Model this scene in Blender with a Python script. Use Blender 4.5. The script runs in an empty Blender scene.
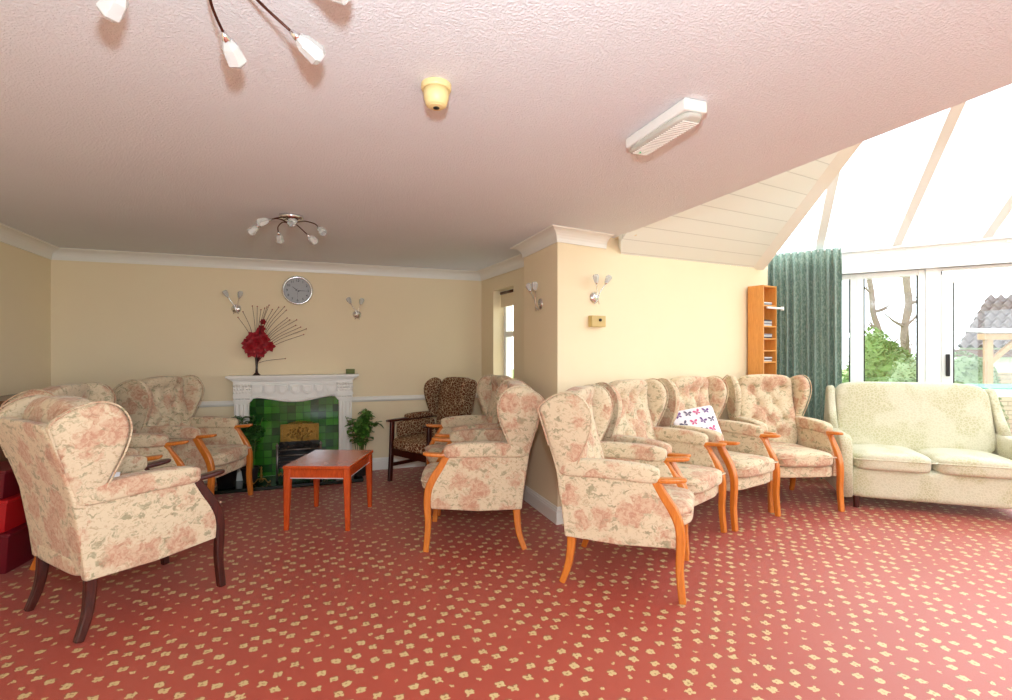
import bpy, bmesh, math, random
from mathutils import Vector, Matrix, noise
PI = math.pi
random.seed(7)
S = bpy.context.scene
COL = S.collection

# ------------------------------------------------------------------ camera, world, lights
H = 1.35          # lens height
F = 510.0         # focal length in pixels of a 1012 wide frame
cam_d = bpy.data.cameras.new('camera'); cam_d.sensor_width = 36; cam_d.lens = F / 1012 * 36
cam_d.clip_start = 0.02; cam_d.clip_end = 400
cam = bpy.data.objects.new('camera', cam_d); COL.objects.link(cam)
cam.location = (0, 0, H); cam.rotation_euler = (PI / 2, 0, 0)
S.camera = cam
S.view_settings.view_transform = 'Standard'
S.view_settings.look = 'None'
S.view_settings.gamma = 1
S.view_settings.use_curve_mapping = False
S.view_settings.exposure = 0.30

WORLD = 3.2
w = bpy.data.worlds.new('overcast_sky'); S.world = w; w.use_nodes = True
bg = w.node_tree.nodes['Background']; bg.inputs[0].default_value = (0.84, 0.94, 1.0, 1); bg.inputs[1].default_value = WORLD

def area(name, loc, target, sx, sy, power, col=(1, 1, 1), portal=False):
    d = bpy.data.lights.new(name, 'AREA'); d.shape = 'RECTANGLE'; d.size = sx; d.size_y = sy
    d.energy = power; d.color = col
    if portal: d.cycles.is_portal = True
    o = bpy.data.objects.new(name, d); COL.objects.link(o); o.location = loc
    o.rotation_euler = (Vector(target) - Vector(loc)).to_track_quat('-Z', 'Y').to_euler()
    return o
fl = bpy.data.lights.new('camera_flash', 'POINT'); fl.energy = 128; fl.color = (0.80, 0.93, 1.0); fl.shadow_soft_size = 0.05
flo = bpy.data.objects.new('camera_flash', fl); COL.objects.link(flo); flo.location = (0.0, 0.02, 1.66)

sn = bpy.data.lights.new('floor_wash_sun', 'SUN'); sn.energy = 1.3; sn.angle = math.radians(30); sn.color = (1.0, .98, .94)  # soft sun added to brighten the sunroom floor under the overcast sky
sno = bpy.data.objects.new('floor_wash_sun', sn); COL.objects.link(sno); sno.rotation_euler = Vector((-.45, -.55, -1.0)).to_track_quat('-Z', 'Y').to_euler()

# ------------------------------------------------------------------ key points of the room
def V2(x, y): return Vector((x, y))
CEIL = 2.287
L = V2(-4.22, 4.727); R = V2(-0.297, 6.187)
U = (R - L).normalized(); N = V2(U.y, -U.x)              # along the back wall, out of it
UR = V2(0.93, 0.37).normalized(); VR = V2(-UR.y, UR.x)
RET = V2(0.371, 4.718); PB = V2(0.164, 4.635); C = V2(0.40, 3.957)
WA = math.radians(32); WD = V2(math.cos(WA), math.sin(WA)); WM = V2(WD.y, -WD.x)
WEND = V2(2.80, 5.457)
F0 = V2(2.94, 5.74); FD = V2(0.83, -0.557); FN = V2(-0.557, -0.83)
FE = F0 + FD * 2.95
RL = V2(-1.07, -3.17); RR = V2(5.75, -0.46)
CE = V2(0.909, 4.275); CR = V2(2.964, -1.565)            # ceiling edge, wall end and rear end
def Wb(s, d, z): p = L + U * s + N * d; return Vector((p.x, p.y, z))
def Fp(t, d, z): p = F0 + FD * t + FN * d; return Vector((p.x, p.y, z))

# portals: sky light through the glass
area('portal_facade', Fp(1.5, -0.1, 1.3), Fp(1.5, 1, 1.3), 2.9, 1.9, 1, portal=True)
area('portal_side', (5.72, 1.9, 1.3), (4, 1.9, 1.3), 4.6, 2.2, 1, portal=True)
area('portal_rear', (0.9, -2.36, 1.35), (0.9 - 0.37, -2.36 + 0.93, 1.35), 3.8, 1.7, 1, portal=True)
area('portal_roof', (3.7, 2.0, 3.65), (3.7, 2.0, 0), 4.4, 6.0, 1, portal=True)

# ------------------------------------------------------------------ node material helpers
def lin(c):
    def f(v):
        v /= 255.0
        return v / 12.92 if v <= 0.04045 else ((v + 0.055) / 1.055) ** 2.4
    return (f(c[0]), f(c[1]), f(c[2]), 1)
class NT:
    def __init__(s, name):
        s.m = bpy.data.materials.new(name); s.m.use_nodes = True; s.t = s.m.node_tree
        s.b = s.t.nodes['Principled BSDF']; s.out = s.t.nodes['Material Output']
    def n(s, typ, **kw):
        x = s.t.nodes.new(typ)
        for k, v in kw.items():
            if k.startswith('i_'):
                key = k[2:]; key = int(key) if key.isdigit() else key.replace('_', ' ')
                s.set(x.inputs[key], v)
            else: setattr(x, k, v)
        return x
    def set(s, inp, v):
        if isinstance(v, bpy.types.NodeSocket): s.t.links.new(v, inp)
        else: inp.default_value = v
    def m_(s, op, a, b=0.0, c=0.0):
        x = s.t.nodes.new('ShaderNodeMath'); x.operation = op
        s.set(x.inputs[0], a); s.set(x.inputs[1], b); s.set(x.inputs[2], c); return x.outputs[0]
    def vm(s, op, a, b=(0, 0, 0)):
        x = s.t.nodes.new('ShaderNodeVectorMath'); x.operation = op
        s.set(x.inputs[0], a); s.set(x.inputs[1], b); return x.outputs[0]
    def noise(s, vec, scale, detail=2, rough=.5, dist=0.0, col=False):
        x = s.t.nodes.new('ShaderNodeTexNoise'); s.set(x.inputs['Vector'], vec)
        x.inputs['Scale'].default_value = scale; x.inputs['Detail'].default_value = detail
        x.inputs['Roughness'].default_value = rough; x.inputs['Distortion'].default_value = dist
        return x.outputs['Color' if col else 'Fac']
    def ramp(s, fac, a, b, ca=(0, 0, 0, 1), cb=(1, 1, 1, 1)):
        x = s.t.nodes.new('ShaderNodeValToRGB'); s.set(x.inputs[0], fac)
        x.color_ramp.elements[0].position = a; x.color_ramp.elements[0].color = ca
        x.color_ramp.elements[1].position = b; x.color_ramp.elements[1].color = cb
        return x.outputs[0]
    def mix(s, fac, a, b):
        x = s.t.nodes.new('ShaderNodeMix'); x.data_type = 'RGBA'
        s.set(x.inputs[0], fac); s.set(x.inputs[6], a); s.set(x.inputs[7], b); return x.outputs[2]
    def coord(s, kind='Object'):
        return s.n('ShaderNodeTexCoord').outputs[kind]
    def bump(s, h, strength, dist=0.01):
        x = s.t.nodes.new('ShaderNodeBump'); x.inputs['Strength'].default_value = strength
        x.inputs['Distance'].default_value = dist; s.set(x.inputs['Height'], h)
        s.t.links.new(x.outputs[0], s.b.inputs['Normal'])
    def fin(s, col=None, rough=.6, metal=0.0, spec=None, **kw):
        if col is not None: s.set(s.b.inputs['Base Color'], col)
        s.set(s.b.inputs['Roughness'], rough); s.b.inputs['Metallic'].default_value = metal
        if spec is not None: s.b.inputs['Specular IOR Level'].default_value = spec
        for k, v in kw.items(): s.set(s.b.inputs[k.replace('_', ' ')], v)
        return s.m

def plain(name, rgb, rough=.5, metal=0.0, var=.06, vs=9, bumps=0.0, bs=60, **kw):
    t = NT(name); co = t.coord(); base = lin(rgb)
    nz = t.noise(co, vs, 4)
    dark = tuple(max(0, c * (1 - var * 2)) for c in base[:3]) + (1,)
    t_col = t.mix(nz, base, dark)
    if bumps: t.bump(t.noise(co, bs, 3), bumps)
    return t.fin(t_col, rough, metal, **kw)

def wood(name, ca, cb, rough=.3, coat=.3):
    t = NT(name); co = t.coord()
    mp = t.n('ShaderNodeMapping', i_Vector=co); mp.inputs['Scale'].default_value = (9, 9, 1.6)
    nz = t.noise(mp.outputs[0], 5, 5, .6, 1.2)
    c = t.ramp(nz, .3, .72, lin(ca), lin(cb))
    return t.fin(c, rough, Coat_Weight=coat, Coat_Roughness=.15)

M = {}
M['wall'] = plain('cream_wall_paint', (240, 221, 186), .75, var=.02, vs=3, bumps=.08, bs=120)
M['trim'] = plain('white_gloss_trim', (238, 234, 226), .35, var=.02)
M['upvc'] = plain('white_upvc', (244, 246, 246), .3, var=.01)
M['white'] = plain('white_plastic', (240, 238, 232), .4, var=.02)
M['orange_wood'] = wood('honey_beech', (216, 128, 46), (192, 102, 28))
M['mahogany'] = wood('dark_mahogany', (78, 24, 12), (44, 12, 8))
M['table_wood'] = wood('red_cherry_wood', (214, 88, 30), (178, 62, 20), .2, .5)
M['shelf_wood'] = wood('orange_pine', (228, 158, 80), (212, 138, 62), .4)
M['cab_wood'] = wood('walnut_brown', (110, 62, 34), (74, 38, 20))
M['chrome'] = NT('chrome').fin((.75, .75, .76, 1), .12, 1.0)
M['brass'] = plain('antique_brass', (206, 160, 84), .3, 1.0, var=.4, vs=90, bumps=1.0, bs=90)
M['steel'] = plain('grate_steel', (150, 142, 138), .35, .9)
M['black'] = plain('black_iron', (22, 20, 20), .5)
M['coal'] = plain('grey_black_coal', (50, 42, 38), .9, var=.4, vs=20, bumps=.8)
M['darkarm'] = NT('dark_bronze_rod').fin(lin((84, 50, 40)), .3, .8)
M['red_plastic'] = plain('red_plastic', (190, 22, 30), .35, var=.04)
M['dark_red_plastic'] = plain('maroon_plastic', (110, 14, 30), .4, var=.04)
M['petal'] = plain('red_silk_petal', (176, 18, 34), .6, var=.25, vs=40)
M['darkstem'] = plain('burgundy_stem', (92, 14, 24), .5)
M['vase'] = plain('dark_glazed_vase', (44, 18, 18), .2)
M['leaf'] = plain('green_leaf', (96, 150, 54), .45, var=.35, vs=25)
M['leaf_dark'] = plain('dark_green_leaf', (62, 112, 44), .45, var=.35, vs=25)
M['stem'] = plain('green_stem', (92, 110, 52), .6)
M['pot'] = plain('dark_plant_pot', (40, 34, 32), .5)
M['hearth'] = plain('black_green_hearth_tile', (16, 30, 20), .15, var=.2)
M['detector'] = plain('aged_cream_plastic', (232, 208, 148), .45, var=.04)
M['callbox'] = plain('beige_box_plastic', (204, 176, 112), .5, var=.05)
M['greenbox'] = plain('olive_card', (104, 112, 48), .6)
M['clockface'] = plain('silver_clock_face', (170, 170, 172), .45, var=.02)
M['cdwhite'] = plain('white_case', (216, 214, 212), .3)
M['cdgrey'] = plain('grey_case', (140, 138, 146), .3)
M['cddark'] = plain('dark_case', (66, 62, 72), .3)
M['pergola'] = plain('pale_larch', (184, 142, 102), .6, var=.1)
M['greentop'] = plain('green_table_top', (24, 130, 92), .5)
M['bark'] = plain('pale_bark', (150, 132, 118), .9, var=.25, vs=14, bumps=.6, bs=30)
M['bush'] = plain('bright_bush_leaf', (126, 162, 74), .6, var=.3, vs=8)
M['bush2'] = plain('pale_bush_leaf', (150, 172, 122), .6, var=.2, vs=8)
M['grass'] = plain('lawn_grass', (150, 178, 96), .9, var=.2, vs=5)
M['paving'] = plain('pale_paving', (206, 200, 192), .8, var=.08, vs=3)
M['rooftile'] = plain('brown_roof_tile', (116, 102, 98), .8, var=.15, vs=6)
M['paper'] = plain('tag_white', (236, 234, 240), .6)

def carpet_mat():
    t = NT('red_floral_carpet'); co = t.coord()
    rot = t.n('ShaderNodeVectorRotate', rotation_type='Z_AXIS', i_Vector=co); rot.inputs['Angle'].default_value = -math.radians(21.5)
    # tiny wobble of the woven motif
    wob = t.vm('SCALE', t.vm('SUBTRACT', t.noise(co, 60, 1, col=True), (.5, .5, .5)))
    wob.node.inputs['Scale'].default_value = .026
    sep = t.n('ShaderNodeSeparateXYZ', i_0=t.vm('ADD', rot.outputs[0], wob))
    cell = 0.112
    x = t.m_('DIVIDE', sep.outputs[0], cell); y = t.m_('DIVIDE', sep.outputs[1], cell * .5)
    row = t.m_('FLOOR', y); odd = t.m_('MODULO', t.m_('ABSOLUTE', row), 2.0)
    x = t.m_('ADD', x, t.m_('MULTIPLY', odd, .5))
    colm = t.m_('FLOOR', x)
    cid = t.n('ShaderNodeCombineXYZ', i_0=colm, i_1=row, i_2=0.0)
    wn = t.n('ShaderNodeTexWhiteNoise', noise_dimensions='3D', i_Vector=cid.outputs[0])
    ws = t.n('ShaderNodeSeparateColor', i_0=wn.outputs['Color'])
    fx = t.m_('MULTIPLY', t.m_('SUBTRACT', t.m_('FRACT', x), .5), cell)
    fy = t.m_('MULTIPLY', t.m_('SUBTRACT', t.m_('FRACT', y), .5), cell * .5)
    fx = t.m_('ADD', fx, t.m_('MULTIPLY', t.m_('SUBTRACT', ws.outputs[0], .5), .036))
    fy = t.m_('ADD', fy, t.m_('MULTIPLY', t.m_('SUBTRACT', ws.outputs[1], .5), .026))
    # large or small blossoms
    size = t.m_('ADD', .5, t.m_('MULTIPLY', t.m_('GREATER_THAN', ws.outputs[2], .35), .5))
    size = t.m_('MULTIPLY', size, 1.0)
    fx = t.m_('DIVIDE', fx, size); fy = t.m_('DIVIDE', fy, size)
    ax = t.m_('SUBTRACT', t.m_('ABSOLUTE', fx), .0085); ay = t.m_('SUBTRACT', t.m_('ABSOLUTE', fy), .0075)
    d = t.m_('SQRT', t.m_('ADD', t.m_('MULTIPLY', ax, ax), t.m_('MULTIPLY', ay, ay)))
    petal = t.m_('LESS_THAN', d, .0094)
    d0 = t.m_('SQRT', t.m_('ADD', t.m_('MULTIPLY', fx, fx), t.m_('MULTIPLY', fy, fy)))
    eye = t.m_('LESS_THAN', d0, .0045)
    # leaf ring
    ring = t.m_('MULTIPLY', t.m_('LESS_THAN', d0, .0245), t.m_('GREATER_THAN', fy, .004))
    pile = t.noise(co, 420, 3, .7)
    base = t.mix(t.noise(co, 2.2, 3), lin((184, 74, 52)), lin((166, 58, 42)))
    base = t.mix(t.m_('MULTIPLY', pile, .55), base, lin((128, 40, 30)))
    c = t.mix(t.m_('MULTIPLY', ring, .45), base, lin((120, 96, 52)))
    c = t.mix(petal, c, t.mix(pile, lin((218, 190, 136)), lin((180, 150, 100))))
    c = t.mix(t.m_('MULTIPLY', eye, .8), c, lin((150, 120, 60)))
    t.bump(pile, .3, .003)
    return t.fin(c, .48, spec=1.0, Sheen_Weight=.25, Sheen_Roughness=.3, Sheen_Tint=(1, .93, .9, 1))
M['carpet'] = carpet_mat()

def ceil_mat():
    t = NT('artex_ceiling'); co = t.coord()
    a = t.noise(co, 130, 3, .6, .1); t.bump(t.ramp(a, .42, .66), .6, .005)
    return t.fin(t.mix(t.noise(co, 1.4, 3), lin((236, 238, 242)), lin((228, 230, 234))), .8)
M['ceiling'] = ceil_mat()

def board_mat():
    t = NT('white_boarding'); co = t.coord()
    rot = t.n('ShaderNodeVectorRotate', rotation_type='Z_AXIS', i_Vector=co); rot.inputs['Angle'].default_value = -WA
    sep = t.n('ShaderNodeSeparateXYZ', i_0=rot.outputs[0])
    f = t.m_('FRACT', t.m_('DIVIDE', sep.outputs[1], .125))
    g = t.m_('LESS_THAN', f, .05)
    t.bump(t.m_('SUBTRACT', 1.0, g), .6, .006)
    c = t.mix(t.m_('MULTIPLY', g, .45), lin((232, 232, 224)), lin((170, 168, 158)))
    return t.fin(c, .5)
M['boards'] = board_mat()

def floral(name, base, pink, green, brown):
    t = NT(name); co = t.coord()
    rnd = t.n('ShaderNodeObjectInfo').outputs['Random']
    off = t.n('ShaderNodeCombineXYZ', i_0=t.m_('MULTIPLY', rnd, 7.3), i_1=t.m_('MULTIPLY', rnd, 3.1), i_2=t.m_('MULTIPLY', rnd, 5.7))
    p = t.vm('ADD', co, off.outputs[0])
    w1 = t.vm('SCALE', t.vm('SUBTRACT', t.noise(p, 16, 3, .6, col=True), (.5, .5, .5))); w1.node.inputs['Scale'].default_value = .11
    pw = t.vm('ADD', p, w1)
    vo = t.n('ShaderNodeTexVoronoi', i_Vector=pw); vo.inputs['Scale'].default_value = 6.0; vo.inputs['Randomness'].default_value = .85
    dist = vo.outputs['Distance']
    pet = t.noise(pw, 38, 2, .6)
    bloom = t.ramp(t.m_('ADD', dist, t.m_('MULTIPLY', t.m_('SUBTRACT', pet, .5), .45)), .36, .50, (1, 1, 1, 1), (0, 0, 0, 1))
    inner = t.ramp(t.noise(pw, 46, 3, .6), .40, .58)
    # streaky leaves
    mp = t.n('ShaderNodeMapping', i_Vector=pw); mp.inputs['Scale'].default_value = (1.0, 1.0, 2.2); mp.inputs['Rotation'].default_value = (.5, .6, .4)
    lf = t.ramp(t.noise(mp.outputs[0], 17, 2, .5, .3), .56, .66)
    lines = t.ramp(t.noise(mp.outputs[0], 40, 2, .5, .6), .54, .66)
    weave = t.noise(p, 520, 2, .6)
    c = t.mix(weave, lin(base), tuple(v * .86 for v in lin(base)[:3]) + (1,))
    c = t.mix(t.m_('MULTIPLY', lines, .45), c, lin(brown))
    c = t.mix(t.m_('MULTIPLY', lf, .6), c, lin(green))
    pk = t.mix(inner, lin(pink), tuple(v * .5 + w_ * .5 for v, w_ in zip(lin(pink)[:3], lin(base)[:3])) + (1,))
    c = t.mix(t.m_('MULTIPLY', bloom, .72), c, pk)
    t.bump(weave, .25, .002)
    return t.fin(c, .9, spec=.2, Sheen_Weight=.15)
M['floral'] = floral('floral_tapestry', (224, 204, 172), (186, 122, 98), (122, 120, 88), (156, 122, 88))
M['sofa'] = None

def brown_pattern():
    t = NT('brown_scroll_moquette'); co = t.coord()
    w1 = t.vm('SCALE', t.vm('SUBTRACT', t.noise(co, 26, 2, .5, col=True), (.5, .5, .5))); w1.node.inputs['Scale'].default_value = .035
    vo = t.n('ShaderNodeTexVoronoi', feature='DISTANCE_TO_EDGE', i_Vector=t.vm('ADD', co, w1)); vo.inputs['Scale'].default_value = 34
    e = t.ramp(vo.outputs['Distance'], .02, .07, (1, 1, 1, 1), (0, 0, 0, 1))
    c = t.mix(e, lin((104, 62, 40)), lin((206, 182, 144)))
    return t.fin(c, .95, spec=.15)
M['brownfab'] = brown_pattern()
def sofa_mat():
    t = NT('sofa_moquette'); co = t.coord()
    w1 = t.vm('SCALE', t.vm('SUBTRACT', t.noise(co, 20, 2, .5, col=True), (.5, .5, .5))); w1.node.inputs['Scale'].default_value = .02
    vo = t.n('ShaderNodeTexVoronoi', feature='DISTANCE_TO_EDGE', i_Vector=t.vm('ADD', co, w1)); vo.inputs['Scale'].default_value = 46
    e = t.ramp(vo.outputs['Distance'], .05, .16, (1, 1, 1, 1), (0, 0, 0, 1))
    patch = t.ramp(t.noise(co, 4.5, 2, .4), .45, .55)
    a = t.mix(patch, lin((190, 184, 150)), lin((204, 198, 172)))
    c = t.mix(t.m_('MULTIPLY', e, .55), a, lin((218, 212, 190)))
    t.bump(e, .3, .003)
    return t.fin(c, .9, spec=.2, Sheen_Weight=.2)
M['sofa'] = sofa_mat()
def curtain_mat():
    t = NT('green_damask_curtain'); co = t.coord()
    mp = t.n('ShaderNodeMapping', i_Vector=co); mp.inputs['Scale'].default_value = (40, 40, 26)
    d = t.ramp(t.noise(mp.outputs[0], 1.0, 3, .6, 1.0), .48, .56)
    c = t.mix(d, lin((126, 150, 136)), lin((162, 180, 166)))
    return t.fin(c, .65, Sheen_Weight=.2)
M['curtain'] = curtain_mat()
def tile_mat():
    t = NT('green_glazed_tile'); co = t.coord()
    br = t.n('ShaderNodeTexBrick', i_Vector=t.n('ShaderNodeMapping', i_Vector=co, ).outputs[0])
    mp = br.inputs['Vector'].links[0].from_node; mp.inputs['Rotation'].default_value = (PI / 2, 0, 0)
    br.offset = 0.0; br.inputs['Scale'].default_value = 1; br.inputs['Brick Width'].default_value = .076; br.inputs['Row Height'].default_value = .076
    br.inputs['Mortar Size'].default_value = .0022; br.inputs['Color1'].default_value = (0, 0, 0, 1); br.inputs['Color2'].default_value = (1, 1, 1, 1)
    br.inputs['Mortar'].default_value = (.5, .5, .5, 1); br.inputs['Bias'].default_value = -.1
    g = t.ramp(br.outputs['Color'], .0, 1.0, lin((14, 66, 14)), lin((62, 140, 34)))
    cc = t.mix(br.outputs['Fac'], g, lin((20, 60, 18)))
    t.bump(t.m_('SUBTRACT', 1.0, br.outputs['Fac']), .6, .003)
    return t.fin(cc, .14, spec=.5)
M['tile'] = tile_mat()
def glass_mat(name, tint=(1, 1, 1, 1), gl=.06, rough=0.02):
    m = bpy.data.materials.new(name); m.use_nodes = True; t = m.node_tree; t.nodes.clear()
    o = t.nodes.new('ShaderNodeOutputMaterial'); mx = t.nodes.new('ShaderNodeMixShader'); mx.inputs[0].default_value = gl
    tr = t.nodes.new('ShaderNodeBsdfTransparent'); tr.inputs[0].default_value = tint
    g = t.nodes.new('ShaderNodeBsdfGlossy'); g.inputs['Roughness'].default_value = rough
    t.links.new(tr.outputs[0], mx.inputs[1]); t.links.new(g.outputs[0], mx.inputs[2]); t.links.new(mx.outputs[0], o.inputs[0])
    return m
M['pane'] = glass_mat('window_glass')
M['shade'] = NT('frosted_crystal').fin((.92, .92, .90, 1), .12, Transmission_Weight=.55, IOR=1.4)
M['lens'] = NT('ribbed_clear_plastic').fin((.86, .86, .78, 1), .2, Transmission_Weight=.5, IOR=1.3)
M['greenlamp'] = plain('green_indicator', (40, 200, 120), .3)

# ------------------------------------------------------------------ mesh helpers
def obj(name, bm, mat, parent=None, smooth=False, bevel=0, mw=None):
    me = bpy.data.meshes.new(name)
    bmesh.ops.recalc_face_normals(bm, faces=bm.faces[:])
    bm.to_mesh(me); bm.free()
    if smooth:
        for p in me.polygons: p.use_smooth = True
    mats = mat if isinstance(mat, (list, tuple)) else [mat]
    for m in mats: me.materials.append(m)
    o = bpy.data.objects.new(name, me); COL.objects.link(o)
    if parent: o.parent = parent
    if mw is not None: o.matrix_local = mw
    if bevel:
        md = o.modifiers.new('bevel', 'BEVEL'); md.width = bevel; md.segments = 2; md.limit_method = 'ANGLE'; md.angle_limit = .7
        for p in me.polygons: p.use_smooth = False
    return o
def smooth_by_angle(o, ang=.7):
    pass
def BM(): return bmesh.new()
def box(bm, x0, x1, y0, y1, z0, z1, M4=None):
    vs = [bm.verts.new((x, y, z)) for x in (x0, x1) for y in (y0, y1) for z in (z0, z1)]
    for f in ((0, 1, 3, 2), (4, 6, 7, 5), (0, 4, 5, 1), (2, 3, 7, 6), (0, 2, 6, 4), (1, 5, 7, 3)):
        bm.faces.new([vs[i] for i in f])
    if M4 is not None:
        for v in vs: v.co = M4 @ v.co
    return vs
def obox(bm, p0, p1, out, th, z0, z1):
    """box on the floor line p0-p1 thickened by th along the 2D direction out"""
    q = [p0, p1, p1 + out * th, p0 + out * th]
    prism(bm, [(a.x, a.y) for a in q], z0, z1)
def prism(bm, pts, z0, z1):
    a = [bm.verts.new((p[0], p[1], z0)) for p in pts]; b = [bm.verts.new((p[0], p[1], z1)) for p in pts]
    n = len(pts); bm.faces.new(a); bm.faces.new(b[::-1])
    for i in range(n): bm.faces.new((a[i], a[(i + 1) % n], b[(i + 1) % n], b[i]))
def extr(bm, pts, off):
    """closed 3D polygon extruded by vector off"""
    a = [bm.verts.new(p) for p in pts]; b = [bm.verts.new(Vector(p) + Vector(off)) for p in pts]
    n = len(pts); bm.faces.new(a); bm.faces.new(b[::-1])
    for i in range(n): bm.faces.new((a[i], a[(i + 1) % n], b[(i + 1) % n], b[i]))
def tube(bm, pts, rad, seg=8, square=False, ref=(1, 0, 0)):
    """tube along pts; rad = float, list or list of (a,b) for rectangular sections"""
    pts = [Vector(p) for p in pts]; n = len(pts); rings = []
    for i, p in enumerate(pts):
        d = (pts[min(i + 1, n - 1)] - pts[max(i - 1, 0)]).normalized()
        r = rad[i] if isinstance(rad, (list, tuple)) else rad
        X = Vector(ref)
        if abs(d.dot(X)) > .93: X = Vector((0, 1, 0)) if abs(d.y) < .9 else Vector((0, 0, 1))
        X = (X - d * X.dot(d)).normalized(); Y = d.cross(X)
        if square:
            ra, rb = r if isinstance(r, (tuple, list)) else (r, r); c = .72
            prof = [(1, c), (c, 1), (-c, 1), (-1, c), (-1, -c), (-c, -1), (c, -1), (1, -c)]
            rings.append([bm.verts.new(p + X * ra * a + Y * rb * b) for a, b in prof])
        else:
            rings.append([bm.verts.new(p + X * r * math.cos(2 * PI * k / seg) + Y * r * math.sin(2 * PI * k / seg)) for k in range(seg)])
    m = len(rings[0])
    for i in range(n - 1):
        for k in range(m):
            bm.faces.new((rings[i][k], rings[i][(k + 1) % m], rings[i + 1][(k + 1) % m], rings[i + 1][k]))
    bm.faces.new(rings[0][::-1]); bm.faces.new(rings[-1])
def lathe(bm, prof, seg=24, M4=None, caps=True):
    rings = []
    for r, z in prof:
        rings.append([bm.verts.new((max(r, 1e-4) * math.cos(2 * PI * k / seg), max(r, 1e-4) * math.sin(2 * PI * k / seg), z)) for k in range(seg)])
    for i in range(len(rings) - 1):
        for k in range(seg):
            bm.faces.new((rings[i][k], rings[i][(k + 1) % seg], rings[i + 1][(k + 1) % seg], rings[i + 1][k]))
    if caps: bm.faces.new(rings[0][::-1]); bm.faces.new(rings[-1])
    if M4 is not None:
        for rg in rings:
            for v in rg: v.co = M4 @ v.co
def cush(bm, c, h, n=10, e=5.0, fn=None):
    """pillow-like rounded block: centre c, half sizes h, superellipsoid exponent e"""
    idx = {}
    def vert(i, j, k):
        key = (i, j, k)
        if key in idx: return idx[key]
        q = [2 * a / n - 1 for a in (i, j, k)]
        q = [math.sin(a * PI / 2) * .35 + a * .65 for a in q]
        ln = sum(abs(a) ** e for a in q) ** (1 / e)
        mx = max(abs(a) for a in q)
        q = [a * mx / ln for a in q]
        p = Vector((c[0] + q[0] * h[0], c[1] + q[1] * h[1], c[2] + q[2] * h[2]))
        if fn: p = fn(p, q)
        idx[key] = bm.verts.new(p); return idx[key]
    for a in range(n):
        for b in range(n):
            for f in (0, n):
                bm.faces.new((vert(a, b, f), vert(a + 1, b, f), vert(a + 1, b + 1, f), vert(a, b + 1, f)))
                bm.faces.new((vert(a, f, b), vert(a + 1, f, b), vert(a + 1, f, b + 1), vert(a, f, b + 1)))
                bm.faces.new((vert(f, a, b), vert(f, a + 1, b), vert(f, a + 1, b + 1), vert(f, a, b + 1)))
def smoothpath(pts, sub=5):
    pts = [Vector(p) for p in pts]; out = []
    n = len(pts)
    for i in range(n - 1):
        p0 = pts[max(i - 1, 0)]; p1 = pts[i]; p2 = pts[i + 1]; p3 = pts[min(i + 2, n - 1)]
        for s in range(sub):
            t = s / sub
            out.append(.5 * ((2 * p1) + (p2 - p0) * t + (2 * p0 - 5 * p1 + 4 * p2 - p3) * t * t + (3 * p1 - p0 - 3 * p2 + p3) * t ** 3))
    out.append(pts[-1]); return out
def slabpoly(bm, loop, x0, x1, fn=None, inset=.02):
    """profile loop in (y,z) filled between x0 and x1 with softly rounded rims (domed faces)"""
    n = len(loop); cy = sum(p[0] for p in loop) / n; cz = sum(p[1] for p in loop) / n
    xm = (x0 + x1) / 2; hw = abs(x1 - x0) / 2
    levels = []
    for s, k in ((-1, 1.0), (-.75, .25), (0, 0.0), (.75, .25), (1, 1.0)):
        ring = []
        for y, z in loop:
            d = Vector((cy - y, cz - z)); ln = d.length; d = d / max(ln, 1e-6)
            ins = min(inset * k, ln * .5)
            p = Vector((xm + s * hw, y + d.x * ins, z + d.y * ins))
            if fn: p = fn(p)
            ring.append(bm.verts.new(p))
        levels.append(ring)
    for a, b in zip(levels[:-1], levels[1:]):
        for i in range(n): bm.faces.new((a[i], a[(i + 1) % n], b[(i + 1) % n], b[i]))
    for ring, s in ((levels[0], -1), (levels[-1], 1)):
        prev = ring
        for f_ in (.6, .25):
            cur = []
            for y, z in loop:
                p = Vector((xm + s * (hw + (1 - f_) * .008), cy + (y - cy) * f_, cz + (z - cz) * f_))
                if fn: p = fn(p)
                cur.append(bm.verts.new(p))
            for i in range(n): bm.faces.new((prev[i], prev[(i + 1) % n], cur[(i + 1) % n], cur[i]))
            prev = cur
        bm.faces.new(prev)

# ------------------------------------------------------------------ tagging helpers
def tag(o, label, cat, group=None):
    o['label'] = label; o['category'] = cat
    if group: o['group'] = group
    return o
def thing(name, label, cat, loc=(0, 0, 0), rot=0, group=None):
    o = bpy.data.objects.new(name, None); COL.objects.link(o); o.empty_display_size = .1
    o.location = loc
    o.rotation_euler = rot if isinstance(rot, (tuple, list)) else (0, 0, rot)
    return tag(o, label, cat, group)
def struct(name, bm, mat, parent=None, **kw):
    o = obj(name, bm, mat, parent, **kw)
    if parent is None: o['kind'] = 'structure'
    return o
KIDS = {}
def kids(o): return [c for c in bpy.data.objects if c.parent == o]
def dup(root, loc, rot, label, group=None):
    r = root.copy(); COL.objects.link(r); r.location = loc; r.rotation_euler = (0, 0, rot)
    r['label'] = label
    if group: r['group'] = group
    for ch in kids(root):
        c = ch.copy(); COL.objects.link(c); c.parent = r
        for g in kids(ch):
            d = g.copy(); COL.objects.link(d); d.parent = c
    return r

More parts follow.
